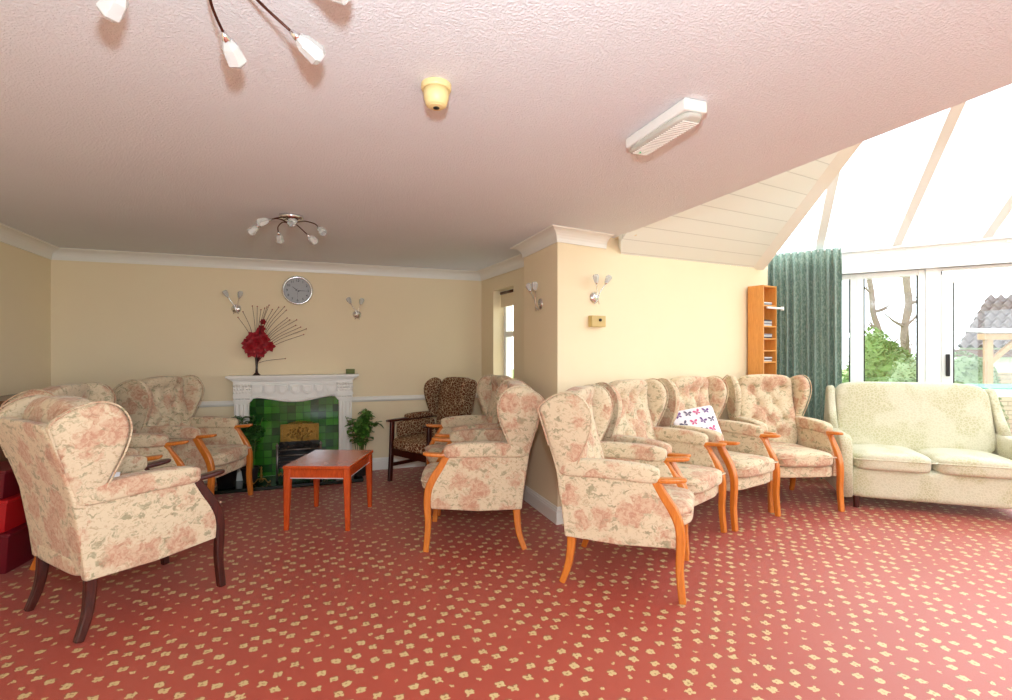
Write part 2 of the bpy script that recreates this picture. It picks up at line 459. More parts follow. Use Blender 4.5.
# ------------------------------------------------------------------ room shell
def wall(name, p0, p1, z0, z1, th=.14, holes=(), mat='wall'):
    """interior on the right of p0->p1; thickness grows to the left"""
    d = (p1 - p0); ln = d.length; d.normalize(); out = V2(-d.y, d.x)
    bm = BM(); cuts = sorted({0, ln, *[h[0] for h in holes], *[h[1] for h in holes]})
    for a, b in zip(cuts[:-1], cuts[1:]):
        hs = [h for h in holes if h[0] <= a + 1e-6 and h[1] >= b - 1e-6]
        spans = [(z0, z1)]
        if hs: spans = [(z0, hs[0][2]), (hs[0][3], z1)]
        for s0, s1 in spans:
            if s1 - s0 > 1e-3: obox(bm, p0 + d * a, p0 + d * b, out, th, s0, s1)
    return struct(name, bm, M[mat])
# floor
bm = BM()
fl_pts = [RL, L, R, RET, PB, C, WEND, F0, FE, RR]
prism(bm, [(p.x, p.y) for p in fl_pts[::-1]], -.08, 0)
struct('floor', bm, M['carpet'])
# flat ceiling
bm = BM()
prism(bm, [(p.x, p.y) for p in [RL, L, R, RET, PB, C, CE, CR][::-1]], CEIL, CEIL + .10)
struct('ceiling', bm, M['ceiling'])

wall('wall_left', RL, L, 0, CEIL)
wall('wall_back', L, R, 0, CEIL)
wall('wall_window', R, RET, 0, CEIL, .24, [(.368, .905, .92, 2.03)])
bm = BM()
prism(bm, [(PB.x, PB.y), (RET.x, RET.y), (RET.x + .3, RET.y + .1), ((C + WD * .2).x, (C + WD * .2).y), (C.x, C.y)], 0, CEIL)
struct('wall_pillar', bm, M['wall'])
# wall with the sconces, up to the boarded slope
A0 = C + WD * .675; A1 = C + WD * 2.636
def soff(s): return 2.162 + (s - .675) * (2.211 - 2.162) / (2.636 - .675)
bm = BM()
outW = -WM
SE = (WEND - C).length
C2 = C + WD * .2
extr(bm, [(C2.x, C2.y, 0), (WEND.x, WEND.y, 0), (WEND.x, WEND.y, soff(SE)), (A0.x, A0.y, soff(.675)), (A0.x, A0.y, CEIL + .1), (C2.x, C2.y, CEIL + .1)], (outW.x * .14, outW.y * .14, 0))
struct('wall_right', bm, M['wall'])
bm = BM()
obox(bm, WEND, F0, V2(-.9, .43), .12, 0, 2.38)
struct('wall_return', bm, M['wall'])
# rear wall; its wide window is added, unseen behind the camera, for fill light
rl_len = (RR - RL).length
wall('wall_rear', RR, RL, 0, 3.6, .14, [(rl_len - 5.2, rl_len - 1.0, .5, 2.15)])
wall('wall_dwarf', F0, F0 + FD * 1.42 , 0, .55, .12)
# fascia above the edge of the flat ceiling
ed = (CR - CE).normalized(); eo = V2(ed.y, -ed.x)
bm = BM(); obox(bm, CE + eo * -.002, CR + eo * -.002, eo, .1, CEIL + .005, 3.6)
struct('wall_fascia', bm, M['wall'])

# sweeps with mitred corners (coving, skirting)
def sweep(names, path, prof, mat, ends=(None, None)):
    n = len(path); dirs = [(path[i + 1] - path[i]).normalized() for i in range(n - 1)]
    def off(i, o):
        if i == 0: d = dirs[0]; return path[0] + V2(d.y, -d.x) * o
        if i == n - 1: d = dirs[-1]; return path[-1] + V2(d.y, -d.x) * o
        n0 = V2(dirs[i - 1].y, -dirs[i - 1].x); n1 = V2(dirs[i].y, -dirs[i].x)
        b = (n0 + n1); return path[i] + b * (o / (1 + n0.dot(n1)))
    for i, nm in enumerate(names):
        if nm is None: continue
        bm = BM(); a = []; b = []
        for o, z in prof:
            p = off(i, o); q = off(i + 1, o)
            a.append(bm.verts.new((p.x, p.y, z))); b.append(bm.verts.new((q.x, q.y, z)))
        m = len(prof); bm.faces.new(a); bm.faces.new(b[::-1])
        for k in range(m): bm.faces.new((a[k], a[(k + 1) % m], b[(k + 1) % m], b[k]))
        struct(nm, bm, M[mat])
path = [RL, L, R, RET, PB, C, C + WD * .5]
cov = [(0.0005, CEIL), (0.0005, CEIL - .10), (.012, CEIL - .10)]
for k in range(7):
    a = k / 6 * PI / 2; cov.append((.012 + .083 * (1 - math.cos(a)), CEIL - .092 + .083 * math.sin(a)))
cov.append((.10, CEIL - .002)); cov.append((.10, CEIL))
sweep(['trim_1', 'trim_2', 'trim_3', 'trim_4', 'trim_5', 'trim_6'], path, cov, 'trim')
sk = [(0.0005, 0), (.018, 0), (.018, .095), (.013, .10), (.013, .112), (.009, .117), (.006, .13), (.0005, .133)]
path2 = [RL, L, R, RET, PB, C, WEND]
sweep(['baseboard_left', 'baseboard_back', 'baseboard_window', 'baseboard_return', 'baseboard_pillar', 'baseboard_right'], path2, sk, 'trim')
# dado rail either side of the chimney piece
for nm, s0, s1 in (('trim_7', 0.02, 1.56), ('trim_8', 2.64, 4.17)):
    sweep([nm], [V2(*Wb(s0, 0, 0)[:2]), V2(*Wb(s1, 0, 0)[:2])], [(0.0005, .77), (.012, .775), (.022, .79), (.022, .80), (.012, .825), (.0005, .83)], 'trim')

# boarded slope, hip beam, glass roof
P_A0 = Vector((A0.x, A0.y, soff(.675))); P_A1 = Vector((A1.x, A1.y, soff(2.636))); P_H = Vector((2.70, 4.03, 2.954))
pn = (P_A1 - P_A0).cross(P_H - P_A0).normalized()
if pn.z < 0: pn = -pn
def on_board(x, y): return Vector((x, y, P_A0.z - (pn.x * (x - P_A0.x) + pn.y * (y - P_A0.y)) / pn.z))
TOPZ = 3.5
hd = (P_H - P_A1); P_T = P_A1 + hd * ((TOPZ - P_A1.z) / hd.z)
# where the level z=TOPZ on the boards meets the fascia line
def fas(q): p = CE + ed * q; return on_board(p.x, p.y)
q = 0
while fas(q).z < TOPZ and q < 6: q += .01
P_F = fas(q)
P_C = on_board(.937, 4.155)
bm = BM(); prism(bm, [(CE.x, CE.y), ((A0 + WD * .1).x, (A0 + WD * .1).y), (1.06, 4.14), (P_C.x, P_C.y)], CEIL - .008, CEIL + .2)  # filler added to stop sky light leaking in beside the boards
extr(bm, [(A0.x + .002, A0.y, soff(.675) + .005), (P_C.x + .004, P_C.y, P_C.z + .005), (P_C.x + .004, P_C.y, CEIL + .1), (A0.x + .002, A0.y, CEIL + .1)], (.012, .004, 0))
struct('light_gap_filler', bm, M['wall'])
bm = BM(); extr(bm, [P_A0, P_A1, P_T, P_F, P_C], pn * .05)
struct('ceiling_boards', bm, M['boards'])
def beam(bm, a, b, w_, h_, up=Vector((0, 0, 1))):
    a = Vector(a); b = Vector(b); d = (b - a).normalized(); X = d.cross(up).normalized(); Y = X.cross(d)
    vs = []
    for p in (a, b):
        vs.append([bm.verts.new(p + X * sx * w_ / 2 + Y * sy * h_) for sx, sy in ((-1, 0), (1, 0), (1, 1), (-1, 1))])
    bm.faces.new(vs[0]); bm.faces.new(vs[1][::-1])
    for k in range(4): bm.faces.new((vs[0][k], vs[0][(k + 1) % 4], vs[1][(k + 1) % 4], vs[1][k]))
sh = Vector((.0, .0, 0))
bm = BM(); beam(bm, P_A1 + sh + Vector((0, 0, -.02)), P_T + sh + Vector((0, 0, -.02)), .15, .09)
struct('trim_9', bm, M['trim'])
# glass roof plane: z = EZ + .3*dist from the facade
EZ = 2.41
def gz(x, y): return EZ + .4 * ((x - F0.x) * FN.x + (y - F0.y) * FN.y)
def roofpt(t, d): p = Fp(t, d, 0); return Vector((p.x, p.y, EZ + .4 * d))
DT = (TOPZ - EZ) / .4
win_roof = thing('window_roof', '', ''); del win_roof['label']; del win_roof['category']; win_roof['kind'] = 'structure'
bm = BM(); extr(bm, [roofpt(.05, 0) , roofpt(3.0, 0), roofpt(3.0, DT), Vector((P_T.x + .1, P_T.y, gz(P_T.x + .1, P_T.y)))], (0, 0, .012))
obj('pane', bm, M['pane'], win_roof)
bm = BM()
lat = roofpt(3.0, DT); ptc = Vector((P_T.x, P_T.y))
extr(bm, [(P_F.x, P_F.y, TOPZ), (P_T.x, P_T.y, TOPZ), (lat.x, lat.y, TOPZ), (6.1, 4.0, TOPZ), (6.1, -.3, TOPZ), (CR.x, CR.y, TOPZ)], (0, 0, .012))
obj('pane', bm, M['pane'], win_roof)
ska = math.tan(math.radians(8))
for t_ in (.49, 1.15, 1.81, 2.47):
    bm = BM()
    beam(bm, roofpt(t_, .02) + Vector((0, 0, -.055)), roofpt(t_ + ska * DT, DT) + Vector((0, 0, -.055)), .075, .05)
    obj('glazing_bar', bm, M['upvc'], win_roof)
for k in range(5):
    bm = BM(); y = 3.1 - k * .95
    beam(bm, (1.7 + (3.1 - y) * .36 - .25, y - .1, TOPZ - .055), (6.05, y + .1, TOPZ - .055), .05, .05)
    obj('glazing_bar', bm, M['upvc'], win_roof)

# facade header and frames
frot = math.atan2(FD.y, FD.x)
def facade_box(bm, t0, t1, d0, d1, z0, z1):
    a = Fp(t0, d0, 0); b = Fp(t1, d0, 0); c = Fp(t1, d1, 0); d = Fp(t0, d1, 0)
    prism(bm, [(a.x, a.y), (b.x, b.y), (c.x, c.y), (d.x, d.y)], z0, z1)
bm = BM()
facade_box(bm, -.02, 2.97, -.12, .03, 2.14, 2.36); facade_box(bm, -.02, 2.97, -.12, .07, 2.36, 2.385); facade_box(bm, -.02, 2.97, -.12, .05, 2.385, 2.41)
facade_box(bm, -.02, 2.97, -.12, .06, 2.14, 2.165)
for k in range(9):
    facade_box(bm, .75 + k * .24, .79 + k * .24, .03, .045, 2.325, 2.345)
struct('trim_10', bm, M['upvc'])
def frame(parent, t0, t1, z0, z1, fw, name='frame', d0=-.06, d1=0.0, glass=True, fb=None):
    fb = fb or fw
    bm = BM()
    facade_box(bm, t0, t0 + fw, d0, d1, z0, z1); facade_box(bm, t1 - fw, t1, d0, d1, z0, z1)
    facade_box(bm, t0 + fw, t1 - fw, d0, d1, z1 - fw, z1); facade_box(bm, t0 + fw, t1 - fw, d0, d1, z0, z0 + fb)
    o = obj(name, bm, M['upvc'], parent, bevel=.004)
    bm = BM(); a, b = t0 + fw, t1 - fw; g = .012; dd = (d0 + d1) / 2
    facade_box(bm, a, a + g, dd - .01, dd + .012, z0 + fb, z1 - fw); facade_box(bm, b - g, b, dd - .01, dd + .012, z0 + fb, z1 - fw)
    obj('gasket', bm, M['black'], parent)
    if glass:
        bm = BM(); facade_box(bm, a + g, b - g, dd - .004, dd + .004, z0 + fb, z1 - fw)
        obj('pane', bm, M['pane'], parent)
def opening(name):
    o = bpy.data.objects.new(name, None); COL.objects.link(o); o['kind'] = 'structure'; return o
w1_ = opening('window_1'); frame(w1_, .02, .83, .57, 2.14, .055)
w2_ = opening('window_2'); frame(w2_, .83, 1.385, .57, 2.14, .058)
bm = BM(); facade_box(bm, 1.385, 1.47, -.08, .015, 0, 2.14); struct('trim_11', bm, M['upvc'])
dr = opening('door_1')
frame(dr, 1.47, 2.46, 0.0, 2.14, .03, name='door_frame', glass=False)
frame(dr, 1.50, 2.43, 0.02, 2.075, .085, name='door_leaf', d0=-.05, d1=.012, fb=.18)
bm = BM(); a = Fp(1.545, .03, 0); box(bm, -.015, .015, -.02, .02, 1.10, 1.31, Matrix.Translation(Vector((a.x, a.y, 0))) @ Matrix.Rotation(frot, 4, 'Z'))
hnd = obj('door_handle', bm, M['black'], dr, bevel=.006)
w3_ = opening('window_3'); frame(w3_, 2.46, 2.95, 0.0, 2.14, .055)
# glazed side wall out of frame to the right (lets the daylight in)
sd = (RR - FE); sl = sd.length; sd.normalize(); so = V2(-sd.y, sd.x)
bm = BM(); obox(bm, FE, RR, so, .1, 0, .5); struct('wall_side', bm, M['wall'])
ws_ = opening('window_4')
for i in range(5):
    bm = BM(); p = FE + sd * (sl * i / 4); q_ = p + sd * .08
    obox(bm, p, q_, so, .07, .5, 3.3); obj('frame', bm, M['upvc'], ws_)
bm = BM(); obox(bm, FE, RR, so, .07, 2.1, 2.25); obj('frame', bm, M['upvc'], ws_)
bm = BM(); obox(bm, FE, RR, so, .01, .5, 3.3); obj('pane', bm, M['pane'], ws_)
# added rear window, out of view, lets in sky light as fill
rd = (RL - RR).normalized(); ro = V2(-rd.y, rd.x)
wr_ = opening('fill_window')
a_ = RR + rd * (rl_len - 5.2); b_ = RR + rd * (rl_len - 1.0)
for i in range(4):
    bm = BM(); p = a_ + (b_ - a_) * (i / 3) ; obox(bm, p - rd * .035, p + rd * .035, ro, .07, .5, 2.15); obj('frame', bm, M['upvc'], wr_)
bm = BM(); obox(bm, a_, b_, ro, .01, .5, 2.15); obj('pane', bm, M['pane'], wr_)

# side window in its reveal
wd = (RET - R).normalized(); wo = V2(-wd.y, wd.x)
win = opening('window_6')
def wbx(bm, s0, s1, d0, d1, z0, z1):
    p = R + wd * s0; q_ = R + wd * s1
    prism(bm, [((p + wo * d0).x, (p + wo * d0).y), ((q_ + wo * d0).x, (q_ + wo * d0).y), ((q_ + wo * d1).x, (q_ + wo * d1).y), ((p + wo * d1).x, (p + wo * d1).y)], z0, z1)
bm = BM()
for s0, s1, z0, z1 in ((.37, .43, .92, 2.03), (.845, .905, .92, 2.03), (.43, .845, 1.97, 2.03), (.43, .845, .92, .98), (.43, .845, 1.50, 1.56)):
    wbx(bm, s0, s1, .13, .19, z0, z1)
obj('window_frame', bm, M['upvc'], win)
bm = BM(); wbx(bm, .43, .845, .155, .162, .98, 1.97); obj('pane', bm, M['pane'], win)
bm = BM(); wbx(bm, .36, .915, -.03, .13, .90, .925); obj('window_sill', bm, M['trim'], win)
bl = thing('roller_blind', 'cream roller blind at the top of the narrow window beside the pillar', 'blind')
bm = BM(); wbx(bm, .385, .89, .085, .09, 1.84, 1.99); obj('fabric', bm, M['wall'], bl)
p = R + wd * .385 + wo * .09; q_ = R + wd * .89 + wo * .09
bm = BM(); tube(bm, [(p.x, p.y, 2.0), (q_.x, q_.y, 2.0)], .018, 10); obj('roller', bm, M['darkarm'], bl, smooth=True)

# ------------------------------------------------------------------ curtain
bm = BM(); nt, nz = 150, 34; t0, t1 = .02, .70; front = []; back = []
for j in range(nz + 1):
    z = .03 + (2.385 - .03) * j / nz; rf = []; rb = []
    for i in range(nt + 1):
        f = i / nt; t = t0 + (t1 - t0) * f
        hz = (2.385 - z); pin = min(1, max(0, (hz - .05) / .12))
        ph = f * 11 * 2 * PI + .35 * math.sin(f * 9) + .25 * math.sin(z * 1.7 + f * 5)
        amp = (.012 + .045 * pin) * (.8 + .3 * math.sin(f * 23))
        if hz < .05: amp = .014
        d = .25 + amp * math.sin(ph) + .008 * math.sin(3 * ph + z)
        p = Fp(t + .006 * math.cos(ph) * pin, d, z); rf.append(bm.verts.new(p)); rb.append(bm.verts.new(Fp(t + .006 * math.cos(ph) * pin, d - .004, z)))
    front.append(rf); back.append(rb)
for g in (front, back):
    for j in range(nz):
        for i in range(nt): bm.faces.new((g[j][i], g[j][i + 1], g[j + 1][i + 1], g[j + 1][i]))
for j in range(nz):
    for i in (0, nt): bm.faces.new((front[j][i], front[j + 1][i], back[j + 1][i], back[j][i]))
for i in range(nt):
    for j in (0, nz): bm.faces.new((front[j][i], front[j][i + 1], back[j][i + 1], back[j][i]))
cu = thing('curtain', 'long sage green pleated curtain hanging beside the tall orange rack', 'curtain')
obj('curtain_panel', bm, M['curtain'], cu, smooth=True)
bm = BM(); tube(bm, [Fp(-.0, .235, 2.37), Fp(.9, .235, 2.37)], .008, 8); obj('curtain_track', bm, M['white'], cu, smooth=True)

# ------------------------------------------------------------------ wing armchair
def make_chair(label, fabric, wd_, group):
    t = thing('wing_armchair', label, 'armchair', group=group)
    # rear outer panel
    def lean(z):      # rear line y at height z
        if z < .66: return -.295 - .055 * (z - .28) / .38
        return -.35 - .105 * (z - .66) / .36
    bm = BM()
    def bf(p, q):
        p = p.copy(); z = p.z; k = (z - .28) / .8
        p.y = lean(z) + .022 + q[1] * .028
        p.x *= .93 + .10 * max(0, k)
        
        return p
    cush(bm, (0, -.3, .65), (.325, .03, .37), 14, 9, bf)
    obj('outer_back', bm, fabric, t, smooth=True)
    # tufted inner back
    btn = [(x, z) for z, xs in ((.98, (-.15, 0, .15)), (.84, (-.08, .08)), (.70, (-.15, 0, .15)), (.57, (-.08, .08))) for x in xs]
    def inner(p, q):
        p = p.copy(); z = p.z; y0 = lean(min(z, 1.0))
        base = y0 + .05 + .05 * max(0, (z - .9) / .2) + (q[1] + 1) * .5 * .15 * (1 - .15 * abs(q[0]) ** 3)
        if q[1] > .3:
            dimple = 0
            for bx_, bz_ in btn:
                d2 = ((p.x - bx_) ** 2 + (z - bz_) ** 2)
                dimple += .042 * math.exp(-d2 / .0012) + .012 * math.exp(-d2 / .006)
            cr = 0
            for (ax, az) in btn:
                for (cx_, cz_) in btn:
                    if az > cz_ and .1 < math.hypot(ax - cx_, az - cz_) < .19:
                        dx, dz = cx_ - ax, cz_ - az; ll = dx * dx + dz * dz
                        tt = max(0, min(1, ((p.x - ax) * dx + (z - az) * dz) / ll))
                        dd = math.hypot(p.x - ax - dx * tt, z - az - dz * tt); cr = max(cr, .016 * math.exp(-(dd / .012) ** 2))
            base -= dimple + cr
        p.y = base
        if z > .98: p.z += .014 * math.cos(p.x / .26 * PI / 2)
        return p
    bm = BM(); cush(bm, (0, 0, .77), (.265, .1, .335), 40, 6, inner)
    ib = obj('back_cushion', bm, fabric, t, smooth=True)
    # wings
    loop = [(-.335, .64), (-.388, .80), (-.438, .97), (-.445, 1.01), (-.42, 1.045), (-.35, 1.09), (-.27, 1.11), (-.20, 1.09), (-.155, 1.04), (-.135, .98),
            (-.14, .91), (-.165, .83), (-.20, .75), (-.225, .69), (-.235, .64)]
    lp = smoothpath([(a, b, 0) for a, b in loop + [loop[0]]], 3)[:-1]; lp = [(v.x, v.y) for v in lp]
    for s in (-1, 1):
        def wf(p, s=s):
            p = p.copy(); k = max(0, (p.z - .66) / .42); fr = max(0, (p.y + .35) / .2)
            p.x += s * (.03 * k + .02 * k * fr); return p
        bm = BM(); slabpoly(bm, lp, s * .262, s * .322, wf, .022)
        wg = obj('wing', bm, fabric, t, smooth=True)
        bm = BM(); pp = [wf(Vector((s * .325, y, z))) for y, z in lp[3:]]
        tube(bm, pp, .0045, 6); obj('piping', bm, fabric, wg, smooth=True)
        # side panel
        bm = BM()
        sp = [(-.30, .275), (.0, .265), (.31, .285), (.318, .36), (.31, .44), (.275, .52), (.235, .60), (.20, .64), (-.33, .64), (-.325, .5)]
        slabpoly(bm, sp, s * .262, s * .312, None, .006)
        obj('side_panel', bm, fabric, t, smooth=False, bevel=.006)
        # padded arm
        bm = BM()
        def af(p, q, s=s):
            p = p.copy(); p.z += .012 * math.sin((p.y + .33) / .57 * PI) - .012 * max(0, p.y); return p
        cush(bm, (s * .287, -.055, .668), (.046, .282, .05), 10, 5, af)
        obj('armrest', bm, fabric, t, smooth=True)
        # wooden scroll at arm front
        bm = BM()
        def tf(p, q, s=s):
            p = p.copy(); k = (p.y - .19) / .17; p.z += .012 * k * k - .006; return p
        cush(bm, (s * .287, .275, .647), (.031, .092, .014), 8, 4, tf)
        obj('arm_knuckle', bm, wd_, t, smooth=True)
        # front leg: S curve
        bm = BM()
        pts = smoothpath([(s * .290, .205, .635), (s * .292, .245, .565), (s * .295, .300, .48), (s * .297, .330, .40), (s * .298, .335, .30), (s * .299, .330, .17), (s * .302, .345, 0.0)], 4)
        n_ = len(pts); rr = [(.024 - .004 * i / n_, .028 - .008 * abs(i / n_ - .35) - .004 * i / n_) for i in range(n_)]
        tube(bm, pts, rr, square=True); obj('front_leg', bm, wd_, t, smooth=False, bevel=.003)
        bm = BM()
        pts = smoothpath([(s * .27, -.265, .30), (s * .272, -.27, .20), (s * .28, -.285, .10), (s * .288, -.32, 0)], 4)
        tube(bm, pts, [(.024 - .006 * i / 12, .026 - .008 * i / 12) for i in range(len(pts))], square=True); obj('rear_leg', bm, wd_, t, bevel=.003)
    bm = BM(); cush(bm, (0, .01, .325), (.262, .325, .05), 10, 9); obj('seat_base', bm, fabric, t, smooth=True)
    def sf(p, q):
        p = p.copy(); p.z += .018 * (1 - q[0] ** 2) * (1 if q[2] > 0 else 0) + .012 * (q[1] > .0) * q[1]; return p
    bm = BM(); cush(bm, (0, .07, .42), (.255, .325, .06), 14, 5, sf); sc = obj('seat_cushion', bm, fabric, t, smooth=True)
    bm = BM(); pp = [(-.254, .2, .445), (-.252, .33, .452), (-.235, .375, .455), (-.2, .388, .458), (0, .39, .464), (.2, .388, .458), (.235, .375, .455), (.252, .33, .452), (.254, .2, .445)]
    tube(bm, smoothpath(pp, 4), .005, 6, ref=(0, 0, 1)); obj('piping', bm, fabric, sc, smooth=True)
    return t
def face(f): return math.atan2(-f[0], f[1])
def orig(tip, f, d=.36):
    l_ = math.hypot(*f); return (tip[0] - f[0] / l_ * d, tip[1] - f[1] / l_ * d, 0)
first = make_chair('floral wing armchair right of the pillar, nearest of the row along the bright wall', M['floral'], M['orange_wood'], 'floral wing armchairs')
def put(o, loc, rot): o.location = loc; o.rotation_euler = (0, 0, rot)
g_ = 'floral wing armchairs'
f = (.93, -.36); put(first, orig((1.065, 2.995), f), face(f))
f = (.70, -.71); dup(first, orig((1.41, 3.555), f), face(f), 'floral wing armchair directly left of the one holding the butterfly cushion', g_)
f = (.56, -.83); chP = dup(first, orig((1.968, 3.962), f), face(f), 'cream floral wing armchair with the white butterfly cushion on its seat', g_)
f = (.05, -1); dup(first, orig((2.505, 4.235), f), face(f), 'cream floral wing armchair between the cushioned armchair and the sofa, before the green curtain', g_)
f = (-1, -.04); dup(first, (-.205, 3.735, 0), face(f), 'floral wing armchair seen from its side, turned left, left of the pillar base', g_)
f = (-.96, -.28); dup(first, (-.31, 4.55, 0), face(f), 'floral wing armchair mostly hidden behind the side-on one, nearer the narrow window', g_)
f = (1, -.02); dup(first, (-2.73, 4.46, 0), face(f), 'floral wing armchair with button back just left of the fireplace', g_)
f = (.955, .29); dup(first, orig((-2.34, 3.61), f), face(f), 'floral wing armchair half hidden behind the dark-legged one, left of the fireplace chair', g_)
f = (.50, .866); chA = dup(first, (-2.065, 2.775, 0), face(f), 'large near floral wing armchair with dark mahogany legs, seen from behind at left', g_)
for c in kids(chA):
    if c.name.split('.')[0] in ('front_leg', 'rear_leg', 'arm_knuckle'):
        c.material_slots[0].link = 'OBJECT'; c.material_slots[0].material = M['mahogany']
bm = BM(); box(bm, -.02, .02, -.001, .001, 0, .06, Matrix.Translation((.245, -.165, .70)) @ Matrix.Rotation(.5, 4, 'Y') @ Matrix.Rotation(1.2, 4, 'Z'))
lb = obj('care_tag', bm, M['paper'], chA)

# ------------------------------------------------------------------ brown patterned chair
bc = thing('high_back_armchair', 'brown scroll-patterned high winged armchair with dark open wooden frame beside the back wall', 'armchair',
           (-.78, 5.27, 0), face((-.67, -.74)))
br_, mh = M['brownfab'], M['mahogany']
for s in (-1, 1):
    bm = BM(); tube(bm, [(s * .30, .29, 0), (s * .30, .27, .30), (s * .30, .26, .615)], [(.018, .022)] * 3, square=True); obj('front_leg', bm, mh, bc)
    bm = BM(); tube(bm, [(s * .28, -.36, 0), (s * .28, -.30, .25), (s * .28, -.27, .45)], [(.018, .022)] * 3, square=True); obj('rear_leg', bm, mh, bc)
    bm = BM(); cush(bm, (s * .30, .0, .622), (.028, .33, .014), 8, 6); obj('arm_rail', bm, mh, bc, smooth=True)
    bm = BM(); box(bm, s * .30 - .012, s * .30 + .012, -.29, .26, .15, .185); obj('stretcher', bm, mh, bc, bevel=.003)
    bm = BM(); box(bm, s * .30 - .014, s * .30 + .014, -.29, .26, .27, .33); obj('side_rail', bm, mh, bc, bevel=.003)
    bm = BM(); cush(bm, (s * .275, -.03, .52), (.025, .25, .09), 8, 5); obj('side_panel', bm, br_, bc, smooth=True)
    bm = BM(); cush(bm, (s * .295, -.1, .65), (.04, .20, .028), 8, 4); obj('arm_pad', bm, br_, bc, smooth=True)
    lp = smoothpath([(y, z, 0) for y, z in ((-.30, .60), (-.37, .85), (-.385, .99), (-.34, 1.04), (-.26, 1.04), (-.17, .99), (-.14, .90), (-.17, .76), (-.22, .64), (-.30, .60))], 3)[:-1]
    bm = BM(); slabpoly(bm, [(v.x, v.y) for v in lp], s * .225, s * .27, lambda p, s=s: Vector((p.x + s * .035 * max(0, (p.z - .6) / .4), p.y, p.z)), .02)
    obj('wing', bm, br_, bc, smooth=True)
bm = BM(); box(bm, -.29, .29, .25, .28, .27, .34); obj('front_rail', bm, mh, bc, bevel=.003)
bm = BM(); cush(bm, (0, .03, .40), (.27, .30, .065), 12, 5); obj('seat_cushion', bm, br_, bc, smooth=True)
bm = BM(); cush(bm, (0, -.29, .74), (.228, .07, .315), 14, 5, lambda p, q: Vector((p.x, p.y - .15 * (p.z - .45), p.z))); obj('backrest', bm, br_, bc, smooth=True)

# ------------------------------------------------------------------ sofa
SF = V2(.940, -.342)
sof = thing('sofa', 'pale cream two-seat sofa with high back under the sunroom window', 'sofa')
so_rot = math.atan2(SF.y, SF.x); G = V2(2.857, 4.35)
ctr = G + SF * .675 + V2(.342, .940) * .37
sof.location = (ctr.x, ctr.y, 0); sof.rotation_euler = (0, 0, so_rot)        # local: x right, front is -y
sm = M['sofa']
bm = BM(); cush(bm, (0, -.02, .22), (.60, .31, .13), 10, 12); obj('seat_base', bm, sm, sof, smooth=True)
for s in (-1, 1):
    def cf(p, q):
        p = p.copy(); p.z += .02 * (1 - q[0] ** 2) * (q[2] > 0); return p
    bm = BM(); cush(bm, (s * .287, -.05, .40), (.284, .325, .075), 14, 5, cf); sc = obj('seat_cushion', bm, sm, sof, smooth=True)
    bm = BM(); pp = [(s * .287 - .28, -.2, .43), (s * .287 - .275, -.33, .43), (s * .287 - .24, -.37, .43), (s * .287 + .24, -.37, .43), (s * .287 + .275, -.33, .43), (s * .287 + .28, -.2, .43)]
    tube(bm, smoothpath(pp, 4), .005, 6, ref=(0, 0, 1)); obj('piping', bm, sm, sc, smooth=True)
    # arm
    prof = [(-.37, .10), (-.375, .40), (-.37, .52), (-.345, .595), (-.29, .62), (-.05, .625), (.28, .64), (.33, .60), (.33, .10)]
    bm = BM(); slabpoly(bm, prof, s * .585, s * .675, None, .02); obj('arm', bm, sm, sof, smooth=True)
    # wing sloping from back top down to arm
    lp = [(.16, .60), (.03, .62), (.12, .75), (.19, .90), (.235, 1.0), (.27, 1.01), (.32, 1.0), (.34, .9), (.33, .6)]
    bm = BM(); slabpoly(bm, [(a, b) for a, b in lp], s * .60, s * .66, lambda p, s=s: Vector((p.x - s * .02 * (p.z - .6) / .4, p.y, p.z)), .02)
    obj('wing', bm, sm, sof, smooth=True)
    for y in (-.28, .26):
        bm = BM(); lathe(bm, [(.022, 0), (.028, .10)], 12, Matrix.Translation((s * .54, y, 0))); obj('leg', bm, M['mahogany'], sof)
def kf(p, q):
    p = p.copy(); k = (p.z - .42) / .6; p.y += .13 * k
    p.x *= 1 - .035 * k; return p
bm = BM(); cush(bm, (0, .14, .74), (.595, .085, .31), 20, 7, kf); obj('back_cushion', bm, sm, sof, smooth=True)

# ------------------------------------------------------------------ coffee table
tb = thing('coffee_table', 'small reddish wood coffee table in front of the fireplace', 'table', (-1.41, 4.11, 0), -.02)
bm = BM(); box(bm, -.25, .255, -.315, .315, .46, .485); tt = obj('tabletop', bm, M['table_wood'], tb, bevel=.006)
bm = BM()
for a in ((-.235, .235, -.29, -.272), (-.235, .235, .272, .29), (-.235, -.217, -.27, .27), (.217, .235, -.27, .27)): box(bm, *a, .385, .46)
obj('apron', bm, M['table_wood'], tb)
bm = BM()
for a in ((-.21, .21, -.2925, -.290), (.235, .2375, -.26, .26)): box(bm, *a, .387, .392)
obj('inlay_line', bm, M['cdwhite'], tb)
for sx in (-1, 1):
    for sy in (-1, 1):
        bm = BM(); tube(bm, [(sx * .225, sy * .28, .46), (sx * .226, sy * .281, .36), (sx * .232, sy * .288, 0)], [(.025, .025), (.025, .025), (.016, .016)], square=True)
        obj('leg', bm, M['table_wood'], tb)

# ------------------------------------------------------------------ fireplace (local: x along wall, front is -y)
wrot = math.atan2(U.y, U.x)
fc = Wb(2.10, 0, 0)
fp = thing('fireplace', 'white carved fireplace surround with green tiled insert on the back wall', 'fireplace', fc, wrot)
bm = BM()
for i, (hx, dp, z0, z1) in enumerate(((.585, .17, 1.03, 1.045), (.60, .185, 1.045, 1.055), (.62, .205, 1.055, 1.068), (.637, .22, 1.068, 1.09))):
    box(bm, -hx, hx, -dp, -.001, z0, z1)
obj('mantel_shelf', bm, M['trim'], fp, bevel=.003)
